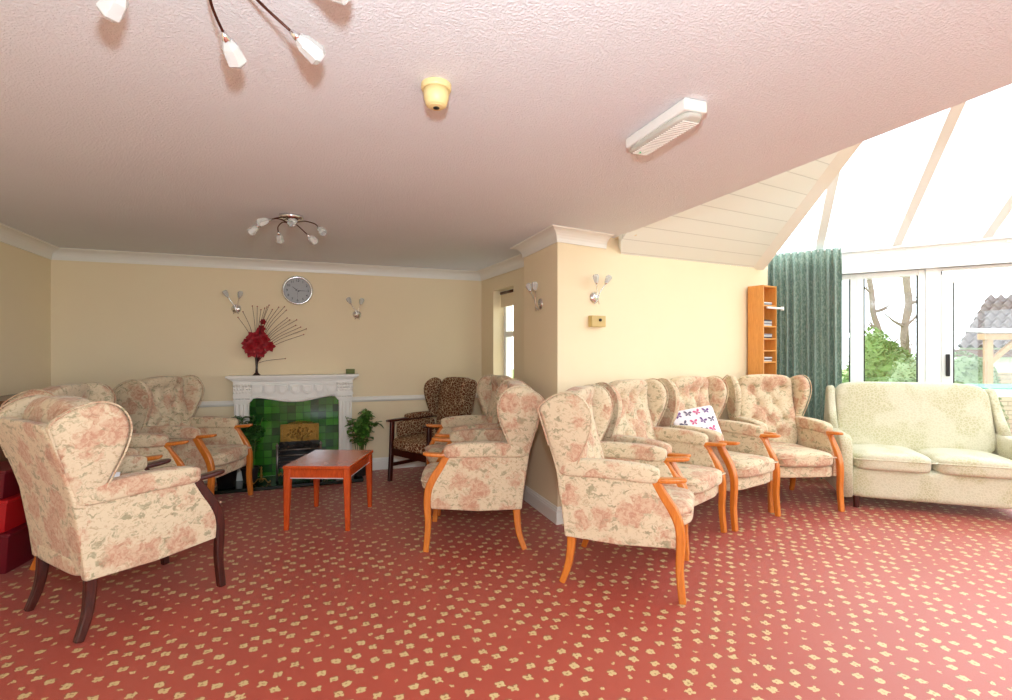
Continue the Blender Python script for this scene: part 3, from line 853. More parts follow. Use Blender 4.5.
# frieze with curved lower edge
bm = BM(); n = 24; pts = []
def arch(x): 
    a = abs(x) / .435
    return .835 - .028 * math.cos(a * PI) - (.055 * max(0, (a - .86) / .14) ** 2)
top = [(-.565, 1.03), (.565, 1.03), (.565, .86)]
ar = [(.435 - .87 * i / n, 0) for i in range(n + 1)]
poly = [(-.565, -.13, 1.03), (.565, -.13, 1.03), (.565, -.13, .80), (.435, -.13, .78)] + [(x, -.13, arch(x)) for x, _ in ar] + [(-.435, -.13, .78), (-.565, -.13, .80)]
extr(bm, poly, (0, .129, 0))
obj('frieze', bm, M['trim'], fp)
bm = BM()
pth = [(x, -.132, arch(x) + .012) for x, _ in ar]; tube(bm, pth, .011, 8, ref=(0, 1, 0))
for k in range(7):       # scalloped shields
    cx = -.36 + k * .12
    pts = [(cx - .05, -.13, .985), (cx + .05, -.13, .985), (cx + .05, -.13, .93), (cx + .03, -.13, .905), (cx, -.13, .89), (cx - .03, -.13, .905), (cx - .05, -.13, .93)]
    extr(bm, pts, (0, -.034, 0))
    pts = [(cx + (x - cx) * .68, -.157, .945 + (z - .945) * .68) for x, y, z in pts]; extr(bm, pts, (0, -.014, 0))
box(bm, -.565, .565, -.142, -.13, 1.0, 1.03)
obj('frieze_carving', bm, M['trim'], fp, bevel=.003)
for s in (-1, 1):
    bm = BM(); box(bm, s * .503 - .066, s * .503 + .066, -.135, -.001, 0, .86)
    for k in range(4):
        x = s * .495 - .0525 + k * .035; tube(bm, [(x, -.136, .15), (x, -.136, .80)], .010, 8)
    box(bm, s * .495 - .085, s * .495 + .085, -.155, -.0, 0, .13)
    obj('pilaster', bm, M['trim'], fp, bevel=.003)
    bm = BM()
    for k in range(6):
        x = s * .495 - .07 + k * .028
        for j in range(5): lathe(bm, [(.002, -.012), (.012, -.004), (.013, .004), (.002, .014)], 8, Matrix.Translation((x + .007 * (j % 2), -.142 - .006 * j, .85 + j * .035)))
    box(bm, s * .495 - .08, s * .495 + .08, -.165, -.13, .83, .845); box(bm, s * .495 - .08, s * .495 + .08, -.16, -.02, .86, 1.03)
    obj('capital', bm, M['trim'], fp, smooth=False)
bm = BM(); box(bm, -.44, .44, -.045, -.002, .036, .86); obj('tiled_insert', bm, M['tile'], fp)
bm = BM(); box(bm, -.70, .66, -.50, -.16, 0.0, .035); box(bm, -.42, .42, -.162, -.045, 0, .035)
ht = tag(obj('hearth', bm, M['hearth'], None, bevel=.006), 'glossy black-green hearth slab on the carpet before the fireplace', 'hearth')
ht.location = fc; ht.rotation_euler = (0, 0, wrot)
# fire grate
gr = thing('fire_grate', 'antique brass and steel fire basket with embossed fireback in the green fireplace', 'fire grate', Wb(2.145, .22, .0355), wrot)
bm = BM(); box(bm, -.17, .17, .10, .118, .36, .53)
lathe(bm, [(.03, 0), (.03, .02), (.0, .03)], 10, Matrix.Translation((0, .109, .525)))
fbk = obj('fireback', bm, M['brass'], gr, bevel=.006)
bm = BM()
for a in ((-.185, .185, .52, .54), (-.185, .185, .345, .365)): box(bm, a[0], a[1], .09, .10, a[2], a[3])
for x in (-.177, .177): box(bm, x - .01, x + .01, .09, .10, .36, .53)
for i in range(-5, 6):      # foliate crest
    bmx = i * .022; tube(bm, [(bmx, .1, .54), (bmx + .008, .1, .56 + .014 * math.cos(i * .5)), (bmx + .018, .1, .555), (bmx + .012, .1, .547)], .004, 6)
for i in range(26):
    a = i * 2.399; r_ = .013 * math.sqrt(i); x = r_ * 1.9 * math.cos(a); z = .44 + r_ * math.sin(a) * .95
    lathe(bm, [(.013, 0), (.009, .012), (.001, .016)], 8, Matrix.Translation((x, .10, z)) @ Matrix.Rotation(PI / 2, 4, 'X'))
obj('embossed_scrolls', bm, M['brass'], fbk)
bm = BM(); box(bm, -.20, .20, -.09, .10, .225, .235); box(bm, -.2, .2, .08, .1, .10, .36); obj('basket_tray', bm, M['black'], gr)
for z in (.13, .19, .25, .305):
    bm = BM(); tube(bm, [(-.20, .08, z), (-.205, -.09, z), (.205, -.09, z), (.20, .08, z)], .007, 8, ref=(0, 0, 1)); obj('grate_bar', bm, M['steel'], gr, smooth=True)
for s in (-1, 1):
    bm = BM(); tube(bm, [(s * .205, -.09, .0), (s * .205, -.09, .34)], .012, 10)
    lathe(bm, [(.005, 0), (.016, .012), (.016, .022), (.006, .034), (.001, .05)], 12, Matrix.Translation((s * .205, -.09, .335)))
    obj('grate_post', bm, M['steel'], gr, smooth=True)
bm = BM()
for i in range(16): tube(bm, [(-.20 + i * .0267, -.10, .075 + .012 * (i % 2)), (-.187 + i * .0267, -.105, .05), (-.174 + i * .0267, -.10, .075)], .006, 6, ref=(0, 1, 0))
obj('scroll_fret', bm, M['brass'], gr)
for i in range(9):
    bm = BM(); x = -.15 + (i % 5) * .075; y = -.04 + (i // 5) * .07
    bmesh.ops.create_icosphere(bm, subdivisions=2, radius=1)
    for v in bm.verts: v.co = Vector((x, y, .30 + .02 * (i % 3))) + Vector((v.co.x * .045, v.co.y * .035, v.co.z * .03)) * (1 + .3 * noise.noise(v.co * 2 + Vector((i, 0, 0))))
    obj('coal', bm, M['coal'], gr)
# fire dogs
for x_, lab in ((-.30, 'small brass fire dog on the hearth, left of the grate'), (.235, 'small brass fire dog on the hearth, behind the coffee table')):
    dg = thing('fire_dog', lab, 'fire dog', Wb(2.10 + x_, .36, .036), wrot, 'brass fire dogs')
    bm = BM(); lathe(bm, [(.012, .03), (.008, .06), (.018, .08), (.007, .10), (.012, .125), (.006, .14), (.012, .155), (.001, .175)], 12); obj('finial', bm, M['brass'], dg, smooth=True)
    for s in (-1, 1):
        bm = BM(); tube(bm, smoothpath([(0, 0, .05), (s * .03, 0, .045), (s * .05, 0, .02), (s * .065, 0, .006), (s * .08, 0, .012), (s * .078, 0, .024)], 4), .006, 6, ref=(0, 1, 0)); obj('foot', bm, M['brass'], dg, smooth=True)
    bm = BM(); tube(bm, [(.018 * math.cos(a), -.01, .035 + .018 * math.sin(a)) for a in [k * PI / 8 for k in range(17)]], .004, 6, ref=(0, 1, 0)); obj('ring', bm, M['brass'], dg, smooth=True)

# black log basket left of grate
bk = thing('coal_bucket', 'small black bucket with wire handle on the hearth, behind the button-back armchair', 'bucket', Wb(1.50, .38, .036), wrot)
bm = BM(); lathe(bm, [(.075, 0), (.095, .17), (.10, .175), (.088, .17), (.07, .01)], 20); obj('pail', bm, M['black'], bk, smooth=True)
bm = BM(); tube(bm, [(.1 * math.cos(a), 0, .17 + .06 * math.sin(a)) for a in [k * PI / 12 for k in range(13)]], .003, 6, ref=(0, 1, 0)); obj('handle', bm, M['steel'], bk)

# leaves
def leaf(bm, base, d, ln, wd2, up=Vector((0, 0, 1)), droop=.3):
    d = d.normalized(); X = d.cross(up)
    if X.length < .05: X = Vector((1, 0, 0))
    X.normalize(); nrm = X.cross(d)
    L_ = []; R_ = []; C_ = []
    for f_, w_ in ((0, .08), (.25, .8), (.5, 1.0), (.78, .6), (1, .04)):
        p = base + d * ln * f_ - Vector((0, 0, 1)) * droop * ln * f_ * f_
        C_.append(bm.verts.new(p)); L_.append(bm.verts.new(p + X * wd2 * w_ + nrm * wd2 * .25 * w_)); R_.append(bm.verts.new(p - X * wd2 * w_ + nrm * wd2 * .25 * w_))
    for i in range(4):
        bm.faces.new((C_[i], C_[i + 1], L_[i + 1], L_[i])); bm.faces.new((C_[i], R_[i], R_[i + 1], C_[i + 1]))
def plant(label, loc, hgt, spread, nst, mat, seed, leafn=16, ls=.055):
    rnd = random.Random(seed)
    t = thing('potted_plant', label, 'plant', loc)
    bm = BM(); lathe(bm, [(.06, 0), (.08, .13), (.088, .13), (.088, .15), (.078, .15), (.074, .135), (.001, .13)], 20); obj('pot', bm, M['pot'], t, smooth=False)
    bs = BM(); bl_ = BM()
    for k in range(nst):
        a = rnd.uniform(0, 2 * PI); sp = spread * rnd.uniform(.25, 1); h_ = hgt * rnd.uniform(.75, 1)
        p0 = Vector((.03 * math.cos(a), .03 * math.sin(a), .13)); p2 = Vector((sp * math.cos(a), sp * math.sin(a), h_)); p1 = (p0 + p2) / 2 + Vector((-.02 * math.cos(a), -.02 * math.sin(a), .05))
        pp = smoothpath([p0, p1, p2], 5); tube(bs, pp, .0035, 5)
        for j in range(leafn):
            f_ = rnd.uniform(.45, 1.0); p = pp[min(len(pp) - 1, int(f_ * (len(pp) - 1)))]
            b = rnd.uniform(0, 2 * PI); d = Vector((math.cos(b), math.sin(b), rnd.uniform(-.1, .6)))
            leaf(bl_, p, d, ls * rnd.uniform(.7, 1.3), ls * .4, droop=rnd.uniform(.1, .7))
    obj('stems', bs, M['stem'], t); obj('foliage', bl_, mat, t)
    return t
plant('leafy green potted plant behind the coffee table, right of the fireplace', Wb(2.74, .34, .036), .72, .21, 16, M['leaf'], 3, 16, .085)
plant('dark green potted plant behind the armchair arm, left of the fire grate', Wb(1.69, .26, .036), .68, .17, 14, M['leaf_dark'], 5, 14, .075)

# vase of red flowers on mantel
vz = Wb(1.735, .12, 1.0905)
vs_ = thing('vase', 'slim dark vase holding red flowers on the mantel shelf', 'vase', vz)
bm = BM(); lathe(bm, [(.038, 0), (.036, .006), (.014, .03), (.011, .08), (.014, .15), (.020, .22), (.021, .225), (.017, .222), (.01, .1)], 20); obj('vessel', bm, M['vase'], vs_, smooth=True)
bq = thing('flower_bouquet', 'spray of artificial red blossoms and wiry stems in the slim dark vase', 'flowers', vz + Vector((0, 0, .12)), wrot)
rnd = random.Random(11)
bm = BM()
def spike(x, z, y=0): 
    return smoothpath([(0, 0, 0), (x * .35, y * .4, z * .6), (x, y, z)], 5)
tips = []
for k in range(16):
    a = math.radians(20 + k * 5.5); r_ = rnd.uniform(.40, .50); tips.append((.05 + r_ * math.cos(a) * .95, .12 + r_ * math.sin(a), rnd.uniform(-.08, .1)))
tips += [(.27, .02, .0), (-.17, .44, 0), (-.13, .5, .04), (.10, .55, -.04)]
for x, z, y in tips: tube(bm, spike(x, z + .03, y), .0022, 5)
obj('wiry_stems', bm, M['darkstem'], bq)
bm = BM()
for x, z, y in tips: bmesh.ops.create_icosphere(bm, subdivisions=1, radius=.007, matrix=Matrix.Translation((x, y, z + .03)))
obj('bud_beads', bm, M['petal'], bq)
for (x, z, y, sc_) in ((0, .22, -.06, .08), (.07, .25, -.03, .065), (-.06, .17, -.07, .07), (.04, .12, -.02, .06), (.03, .31, 0, .06), (-.03, .27, -.03, .07), (-.085, .21, 0, .06), (.02, .17, -.05, .075), (-.04, .13, -.03, .07), (.12, .18, -.02, .062), (.05, .24, .02, .06), (.045, .36, 0, .045), (.06, .43, 0, .035)):
    bm = BM()
    for ring, (m_, up_, lnk) in enumerate(((6, .25, 1), (5, .75, .75), (4, 1.6, .5))):
        for k in range(m_):
            a = k * 2 * PI / m_ + ring; d = Vector((math.cos(a), -up_ * .6, math.sin(a)))
            leaf(bm, Vector((x, y, z)), d, sc_ * lnk, sc_ * .42, up=Vector((0, -1, .1)), droop=.1)
    obj('blossom', bm, M['petal'], bq)
# small green box on the mantel
bm = BM(); box(bm, -.045, .045, -.03, .03, 0, .052)
gb = tag(obj('small_box', bm, M['greenbox'], None, bevel=.003), 'small olive green box at the right end of the mantel shelf', 'box'); gb.location = Wb(2.655, .10, 1.091); gb.rotation_euler = (0, 0, wrot)

# ------------------------------------------------------------------ wall clock
ck = thing('wall_clock', 'round silver wall clock above the fireplace', 'clock', Wb(2.12, .003, 1.985), wrot)
RX = Matrix.Rotation(PI / 2, 4, 'X')     # lathe axis -> -y
bm = BM(); lathe(bm, [(.10, 0), (.150, 0), (.155, .008), (.156, .022), (.148, .036), (.136, .038), (.130, .028), (.130, .012)], 48, RX, caps=False); obj('rim', bm, M['chrome'], ck, smooth=True)
bm = BM(); lathe(bm, [(.132, .004), (.132, .014)], 40, RX); face_o = obj('dial', bm, M['clockface'], ck)
def text_mesh(name, s, size, mat, parent, mat4, ext=.0006):
    cu_ = bpy.data.curves.new(name, 'FONT'); cu_.body = s; cu_.size = size; cu_.extrude = ext; cu_.align_x = 'CENTER'; cu_.align_y = 'CENTER'
    tmp = bpy.data.objects.new(name + '_tmp', cu_); COL.objects.link(tmp)
    bpy.context.view_layer.update()
    me = bpy.data.meshes.new_from_object(tmp.evaluated_get(bpy.context.evaluated_depsgraph_get()))
    bpy.data.objects.remove(tmp); me.materials.clear(); me.materials.append(mat)
    o = bpy.data.objects.new(name, me); COL.objects.link(o); o.parent = parent; o.matrix_local = mat4; return o
for h in range(1, 13):
    a = PI / 2 - h * PI / 6
    text_mesh('numeral', str(h), .036, M['black'], face_o, Matrix.Translation((.105 * math.cos(a), -.0148, .105 * math.sin(a))) @ RX)
def hand(nm, ang, ln, w_, y):
    bm = BM(); a = PI / 2 - math.radians(ang); d = Vector((math.cos(a), 0, math.sin(a))); X = Vector((-d.z, 0, d.x))
    extr(bm, [Vector((0, y, 0)) - d * .02 + X * w_, Vector((0, y, 0)) - d * .02 - X * w_, Vector((0, y, 0)) + d * ln - X * w_ * .4, Vector((0, y, 0)) + d * ln + X * w_ * .4], (0, -.0012, 0)); obj(nm, bm, M['black'], ck)
hand('hour_hand', 307, .065, .004, -.018); hand('minute_hand', 92, .095, .003, -.021); hand('second_hand', 182, .10, .001, -.024)
bm = BM(); lathe(bm, [(.006, .014), (.006, .027)], 12, RX); obj('hub', bm, M['chrome'], ck)

# ------------------------------------------------------------------ twin wall lamps
def sconce(label, loc, rot, flip=1):
    t = thing('wall_lamp', label, 'wall lamp', loc, rot, 'twin-arm chrome wall lamps')
    bm = BM(); lathe(bm, [(.047, 0), (.047, .004), (.035, .014), (.015, .022), (.001, .024)], 28, RX); obj('back_plate', bm, M['chrome'], t, smooth=True)
    for s, tx, tz in ((-1, -.075, .13), (1, .035, .12)):
        tx *= flip; s2 = s * flip
        pts = smoothpath([(-s2 * .025, -.03, -.055), (s2 * .0, -.045, -.02), (s2 * .012, -.05, .03), (tx * .6, -.055, tz * .6), (tx * .85, -.06, tz * .8)], 5)
        bm = BM(); tube(bm, pts, .0045, 8, ref=(0, 1, 0)); ar_ = obj('arm', bm, M['chrome'], t, smooth=True)
        d = (Vector((tx, -.065, tz)) - pts[-4]).normalized(); Q = d.to_track_quat('Z', 'Y').to_matrix().to_4x4()
        bm = BM(); lathe(bm, [(.006, 0), (.012, .012), (.013, .022)], 12, Matrix.Translation(pts[-1]) @ Q); obj('lamp_holder', bm, M['chrome'], ar_, smooth=True)
        bm = BM(); lathe(bm, [(.014, 0), (.024, .03), (.027, .052), (.018, .066), (.015, .05), (.008, .01)], 6, Matrix.Translation(pts[-1] + d * .016) @ Q); obj('lamp_shade', bm, M['shade'], ar_)
    return t
sconce('chrome twin wall lamp left of the wall clock, above the red flowers', Wb(1.535, .002, 1.775), wrot)
sconce('chrome twin wall lamp right of the wall clock, above the right end of the mantel', Wb(2.731, .002, 1.745), wrot)
# pillar lamps: local -y must point out of the wall
pd = (C - PB).normalized(); pn_ = V2(pd.y, -pd.x)                    # out of left face is right of PB->C
s_ = C - pd * .33
sconce('chrome twin wall lamp on the shaded left face of the pillar', (s_.x + pn_.x * .002, s_.y + pn_.y * .002, 1.735), math.atan2(pd.y, pd.x))
def onW(px):
    k = (px - 506) / F; s = (k * C.y - C.x) / (WD.x - k * WD.y); return s, C + WD * s
s, p = onW(594); sconce('chrome twin wall lamp on the bright cream wall above the small beige box', (p.x + WM.x * .002, p.y + WM.y * .002, 1.35 + 52.5 * p.y / F), WA, -1)
s, p = onW(595)
bx = thing('call_box', 'small beige control box fixed to the cream wall under the wall lamp', 'control box', (p.x, p.y, 1.35 + 28.5 * p.y / F), WA)
bm = BM(); box(bm, -.075, .075, -.048, -.001, -.045, .045); obj('housing', bm, M['callbox'], bx, bevel=.004)
bm = BM(); lathe(bm, [(.012, 0), (.012, .012), (.006, .014)], 16, Matrix.Translation((.01, -.047, .01)) @ RX); obj('button', bm, M['black'], bx)

# ------------------------------------------------------------------ ceiling lights
def spider(label, x, y, angs, ln=.27, first_r=.08):
    t = thing('ceiling_light', label, 'ceiling light', (x, y, CEIL), 0, 'chrome spider ceiling lights')
    bm = BM(); lathe(bm, [(.05, -.03), (.078, -.024), (.082, -.012), (.080, -.0005)], 32); lathe(bm, [(.018, -.075), (.028, -.06), (.02, -.03)], 20); obj('ceiling_rose', bm, M['chrome'], t, smooth=True)
    for a_, tz in angs:
        a = math.radians(a_); d = Vector((math.cos(a), math.sin(a), 0)); sd_ = Vector((-d.y, d.x, 0))
        pts = smoothpath([d * .015 + Vector((0, 0, -.055)), d * .08 + sd_ * .02 + Vector((0, 0, -.035)), d * .16 + sd_ * .02 + Vector((0, 0, -.055)), d * (ln - .035) + Vector((0, 0, -.085 + tz))], 6)
        bm = BM(); tube(bm, pts, .0038, 8, ref=(0, 0, 1)); ar_ = obj('arm', bm, M['darkarm'], t, smooth=True)
        dd = (pts[-1] - pts[-3]).normalized(); Q = dd.to_track_quat('Z', 'Y').to_matrix().to_4x4()
        bm = BM(); lathe(bm, [(.006, -.004), (.011, .012), (.013, .024)], 12, Matrix.Translation(pts[-1]) @ Q); obj('lamp_holder', bm, M['chrome'], ar_, smooth=True)
        bm = BM(); lathe(bm, [(.013, 0), (.024, .02), (.029, .062), (.019, .074), (.016, .05), (.008, .01)], 6, Matrix.Translation(pts[-1] + dd * .018) @ Q); obj('lamp_shade', bm, M['shade'], ar_)
    return t
spider('bent-arm chrome ceiling light near the back of the room, above the fireplace side', -1.50, 3.56, [(-7, 0), (80, 0), (138, 0), (206, 0), (255, .01), (302, .01)], .235)
spider('bent-arm ceiling light closest to the camera, cut off by the top left edge', -.672, 1.165, [(113, 0), (64, 0), (172, 0), (10, .01), (-60, .01), (-120, .01)], .258)

# smoke detector
sdt = thing('smoke_detector', 'round yellowed cream smoke detector on the ceiling', 'smoke detector', (-.246, 1.80, CEIL))
bm = BM(); lathe(bm, [(.050, -.022), (.053, -.016), (.053, -.0005)], 32); obj('base', bm, M['detector'], sdt, smooth=False, bevel=.002)
bm = BM(); lathe(bm, [(.030, -.078), (.036, -.074), (.043, -.052), (.046, -.022), (.02, -.021)], 32); hh = obj('housing', bm, M['detector'], sdt, smooth=True)
bm = BM()
for k in range(26):
    a = k * 2 * PI / 26; box(bm, .0445, .047, -.0018, .0018, -.055, -.03, Matrix.Rotation(a, 4, 'Z') @ Matrix.Rotation(.12, 4, 'Y'))
obj('vent_slots', bm, M['callbox'], hh)
bm = BM(); lathe(bm, [(.011, -.084), (.012, -.076)], 20); obj('sensor_hole', bm, M['black'], hh)
bm = BM(); lathe(bm, [(.014, -.0825), (.027, -.080), (.028, -.076)], 24); obj('nose', bm, M['detector'], hh)

# emergency light
em = thing('emergency_light', 'long white emergency light with ribbed clear lens on the ceiling', 'ceiling light', (.644, 2.09, CEIL), math.atan2(ed.y, ed.x))
bm = BM(); box(bm, -.20, .20, -.052, .052, -.045, -.0005); obj('body', bm, M['white'], em, bevel=.008)
bm = BM(); cush(bm, (0, 0, -.058), (.20, .05, .016), 16, 4)
ln_ = obj('lens', bm, M['lens'], em, smooth=True)
bm = BM()
for k in range(24): box(bm, -.165 + k * .0143, -.160 + k * .0143, -.036, .036, -.0765, -.073)
obj('lens_ribs', bm, M['white'], ln_)
bm = BM(); lathe(bm, [(.006, -.0765), (.006, -.07)], 10, Matrix.Translation((-.15, -.01, 0))); obj('indicator', bm, M['greenlamp'], em)

# ------------------------------------------------------------------ disc tower beside the curtain
s, p = onW(746)
tw = thing('disc_tower', 'tall narrow orange wood disc rack against the wall beside the green curtain', 'shelf', (p.x, p.y, 0), WA)
TW, TD, TH = .235, .166, 2.0
y0_, y1_ = -TD - .02, -.02
for x in (0, TW - .014):
    bm = BM(); box(bm, x, x + .014, y0_, y1_, 0, TH); obj('side_panel', bm, M['shelf_wood'], tw)
bm = BM(); box(bm, .014, TW - .014, y1_ - .006, y1_, 0, TH); obj('back_panel', bm, M['shelf_wood'], tw)
sz = [0.02, .35, .68, 1.01, 1.16, 1.31, 1.46, 1.59, 1.76, TH - .014]
sz = [0.02, .42, .80, 1.04, 1.22, 1.335, 1.455, 1.58, 1.79, TH - .014]
for z in sz:
    bm = BM(); box(bm, .014, TW - .014, y0_, y1_ - .006, z, z + .014); obj('shelf', bm, M['shelf_wood'], tw)
RW = Matrix.Rotation(WA, 4, 'Z')
def cd(i, zs, nth, lab, mt, dx=0):
    bm = BM(); box(bm, .02 + dx, .165 + dx, y0_ + .008, y0_ + .135, 0, .0135)
    o = tag(obj('disc_case', bm, M[mt], None, bevel=.002), lab, 'disc case', 'disc cases in the orange rack')
    o.location = (p.x, p.y, zs + nth * .0155 + .0145); o.rotation_euler = (0, 0, WA)
ordw = ['bottom', 'second', 'third', 'top']
for si, (z, cnt, nm) in enumerate(((1.04, 2, 'lowest visible shelf'), (1.22, 3, 'shelf below the empty one'), (1.455, 3, 'shelf above the empty one'), (1.58, 4, 'second shelf from top'), (1.79, 2, 'topmost shelf'))):
    for k in range(cnt):
        w_ = 'top' if k == cnt - 1 else ordw[k]
        mt = ['cdgrey', 'cdwhite', 'cddark', 'cdwhite'][(k + si) % 4]
        cn = {'cdgrey': 'grey', 'cdwhite': 'white', 'cddark': 'dark'}[mt]
        cd(si, z, k, '%s disc case, %s of its pile on the rack\'s %s' % (cn, w_, nm), mt, .002 * ((k * 7) % 3))
bm = BM(); box(bm, .03, TW + .075, y0_ - .03, y0_ - .012, 1.765, 1.785); lathe(bm, [(.016, -.02), (.016, .02)], 10, Matrix.Translation((TW + .07, y0_ - .02, 1.775)))
rail = tag(obj('curtain_wand', bm, M['white'], None, bevel=.003), 'short white rod sticking out of the orange rack toward the curtain', 'rod'); rail.location = (p.x, p.y, 0); rail.rotation_euler = (0, 0, WA)

# ------------------------------------------------------------------ butterfly cushion
f = Vector((.58, -.81, 0)).normalized(); rgt = Vector((-f.y, f.x, 0))
pc = Vector((1.60, 4.27, .70))
rotm = Matrix.Rotation(face((.10, -1)), 4, 'Z') @ Matrix.Rotation(.38, 4, 'X') @ Matrix.Rotation(.17, 4, 'Y')
cs = bpy.data.objects.new('scatter_cushion', None); COL.objects.link(cs)
tag(cs, 'white scatter cushion printed with pink and purple butterflies on a floral armchair', 'cushion')
cs.matrix_world = Matrix.Translation(pc) @ rotm
def pf(p, q):
    p = p.copy(); k = max(0, 1 - abs(q[0]) ** 2.2) * max(0, 1 - abs(q[2]) ** 2.2)
    p.y = (1 if q[1] > 0 else -1) * (.008 + .052 * k ** .6) * min(1, abs(q[1]) * 1.2); return p
bm = BM(); cush(bm, (0, 0, 0), (.19, .05, .165), 16, 14, pf); obj('cover', bm, plain('white_cotton', (240, 232, 236), .85, var=.03), cs, smooth=True)
BC = [plain('butterfly_purple', (120, 84, 140), .8), plain('butterfly_pink', (206, 92, 136), .8), plain('butterfly_grey', (110, 102, 122), .8)]
kk = 0
for r_ in range(4):
    for c_ in range(4):
        x = -.125 + c_ * .083 + .02 * (r_ % 2); z = -.12 + r_ * .08; k = max(0, 1 - abs(x / .19) ** 2.2) * max(0, 1 - abs(z / .165) ** 2.2)
        y = .010 + .052 * k ** .6 + .0015
        a = (kk * 1.3) % .9 - .4; b_ = BM()
        for s in (-1, 1):
            for (ang, l_) in ((.6, .036), (-.7, .026)):
                d = Vector((s * math.cos(ang + 0), 0, math.sin(ang)))
                d = Matrix.Rotation(a, 3, 'Y') @ d; X = Vector((-d.z, 0, d.x))
                o_ = Vector((x, y, z))
                vv = [b_.verts.new(o_ + d * l_ * f_ + X * w_ * l_ + Vector((0, .0004, 0))) for f_, w_ in ((0, 0), (.6, .32), (1, .22), (1.02, -.15), (.5, -.25))]
                for v in vv:
                    kx = max(0, 1 - abs(v.co.x / .19) ** 2.2) * max(0, 1 - abs(v.co.z / .165) ** 2.2); v.co.y = .010 + .052 * kx ** .6 + .002
                b_.faces.new(vv)
        obj('butterfly_print', b_, BC[kk % 3], cs); kk += 1

# ------------------------------------------------------------------ cabinet and red boxes at left
lw = (L - RL).normalized(); lo = V2(lw.y, -lw.x); lrot = math.atan2(lw.y, lw.x)
q0 = L - lw * 1.85 + lo * .012
cb = thing('sideboard', 'brown wooden cabinet against the left wall behind the near armchair', 'cabinet', (q0.x, q0.y, 0), lrot)
bm = BM(); box(bm, .45, 1.70, -.40, -.022, .06, .97); obj('body', bm, M['cab_wood'], cb, bevel=.004)
bm = BM(); box(bm, .43, 1.72, -.42, -.02, .97, 1.0); obj('top', bm, M['cab_wood'], cb, bevel=.006)
bm = BM(); box(bm, .47, 1.68, -.38, -.03, 0, .06); obj('plinth', bm, M['black'], cb)
for k in range(3):
    bm = BM(); x = .45 + k * .4167; box(bm, x + .005, x + .41, -.418, -.401, .08, .95); d_ = obj('door', bm, M['cab_wood'], cb, bevel=.004)
    bm = BM(); lathe(bm, [(.006, 0), (.012, .02), (.001, .026)], 12, Matrix.Translation((x + (.37 if k % 2 == 0 else .05), -.417, .6)) @ RX); obj('knob', bm, M['brass'], d_, smooth=True)
def crate(label, z, sx, mat, x=-3.20, y=3.16, h=.24, rz=.2):
    t = thing('storage_box', label, 'box', (x, y, z), rz, 'red plastic storage boxes')
    bm = BM(); pts0 = [(-.19, -.14), (.19, -.14), (.19, .14), (-.19, .14)]
    lo_ = [bm.verts.new((a * .86 * sx, b * .86, 0)) for a, b in pts0]; up_ = [bm.verts.new((a * sx, b, h - .02)) for a, b in pts0]
    iu = [bm.verts.new((a * .97 * sx, b * .96, h - .02)) for a, b in pts0]; il = [bm.verts.new((a * .84 * sx, b * .84, .01)) for a, b in pts0]
    bm.faces.new(lo_); bm.faces.new(il)
    for k in range(4):
        j = (k + 1) % 4; bm.faces.new((lo_[k], lo_[j], up_[j], up_[k])); bm.faces.new((up_[k], up_[j], iu[j], iu[k])); bm.faces.new((iu[k], iu[j], il[j], il[k]))
    obj('tub', bm, mat, t, bevel=.006)
    bm = BM(); box(bm, -.205 * sx, .205 * sx, -.155, .155, h - .022, h - .001); obj('lid', bm, mat, t, bevel=.006)
crate('maroon plastic box on the carpet at the far left, bottom of its stack', 0, 1.0, M['dark_red_plastic'], h=.25)
crate('bright red plastic box at the far left, middle of its stack', .25, .95, M['red_plastic'], h=.20)
crate('dark red plastic box at the far left, top of its stack', .45, .9, M['dark_red_plastic'], h=.18)

# ------------------------------------------------------------------ outside
GZ = -.9
bm = BM(); prism(bm, [(-30, 6.6), (-30, 60), (60, 60), (60, -14), (6.4, -14), (6.2, 4.6), (3.6, 6.3)][::-1], GZ - .2, GZ)
struct('ground_lawn', bm, M['grass'])
bm = BM(); prism(bm, [(2.7, 6.9), (7.6, 7.2), (8.6, 3.0), (6.1, 2.0), (5.7, 4.2), (3.2, 6.1)][::-1], GZ, -.12)
struct('ground_patio', bm, M['paving'])
def P(px, py, Y): return Vector(((px - 506) / F * Y, Y, H - (py - 350) / F * Y))
def tree(label, px, Y, lean_, seed):
    rnd = random.Random(seed); b = P(px, 0, Y); t = thing('bare_tree', label, 'tree', (b.x, Y, GZ), 0, 'bare trees in the garden')
    bm = BM(); pts = [Vector((lean_ * (k / 8) ** 1.2 + .10 * noise.noise(Vector((k * .9, seed, 0))), .05 * k / 8, k * .56)) for k in range(9)]
    tube(bm, smoothpath(pts, 3), [.115 - .05 * i / 24 + .02 * noise.noise(Vector((i * .9, seed, 2))) for i in range(25)], 10); obj('trunk', bm, M['bark'], t, smooth=True)
    bm = BM()
    for k in range(11):
        i = 3 + k % 5; p = pts[i]; a = rnd.uniform(0, 2 * PI); ln = min(rnd.uniform(.5, 1.0), (4.7 - p.z) * .7)
        d = Vector((math.cos(a), math.sin(a) * .5, rnd.uniform(.1, .7)))
        q1 = p + d * ln * .5; q2 = q1 + (d + Vector((0, 0, .2))) * ln * .5
        tube(bm, smoothpath([p, q1, q2], 4), [.04 - .03 * j / 8 for j in range(9)], 6)
        for _ in range(3):
            e_ = Vector((rnd.uniform(-1, 1), rnd.uniform(-.5, .5), rnd.uniform(-.2, .6))) * .35; tube(bm, [q1, q1 + e_ * .5, q1 + e_], [.012, .008, .003], 5)
    obj('branches', bm, M['bark'], t, smooth=True)
tree('bare pale-barked tree leaning left, seen through the window beside the curtain', 890, 15.0, -.6, 3)
tree('bare upright pale-barked tree with a side branch, nearer the door frame', 905, 12.2, .10, 9)
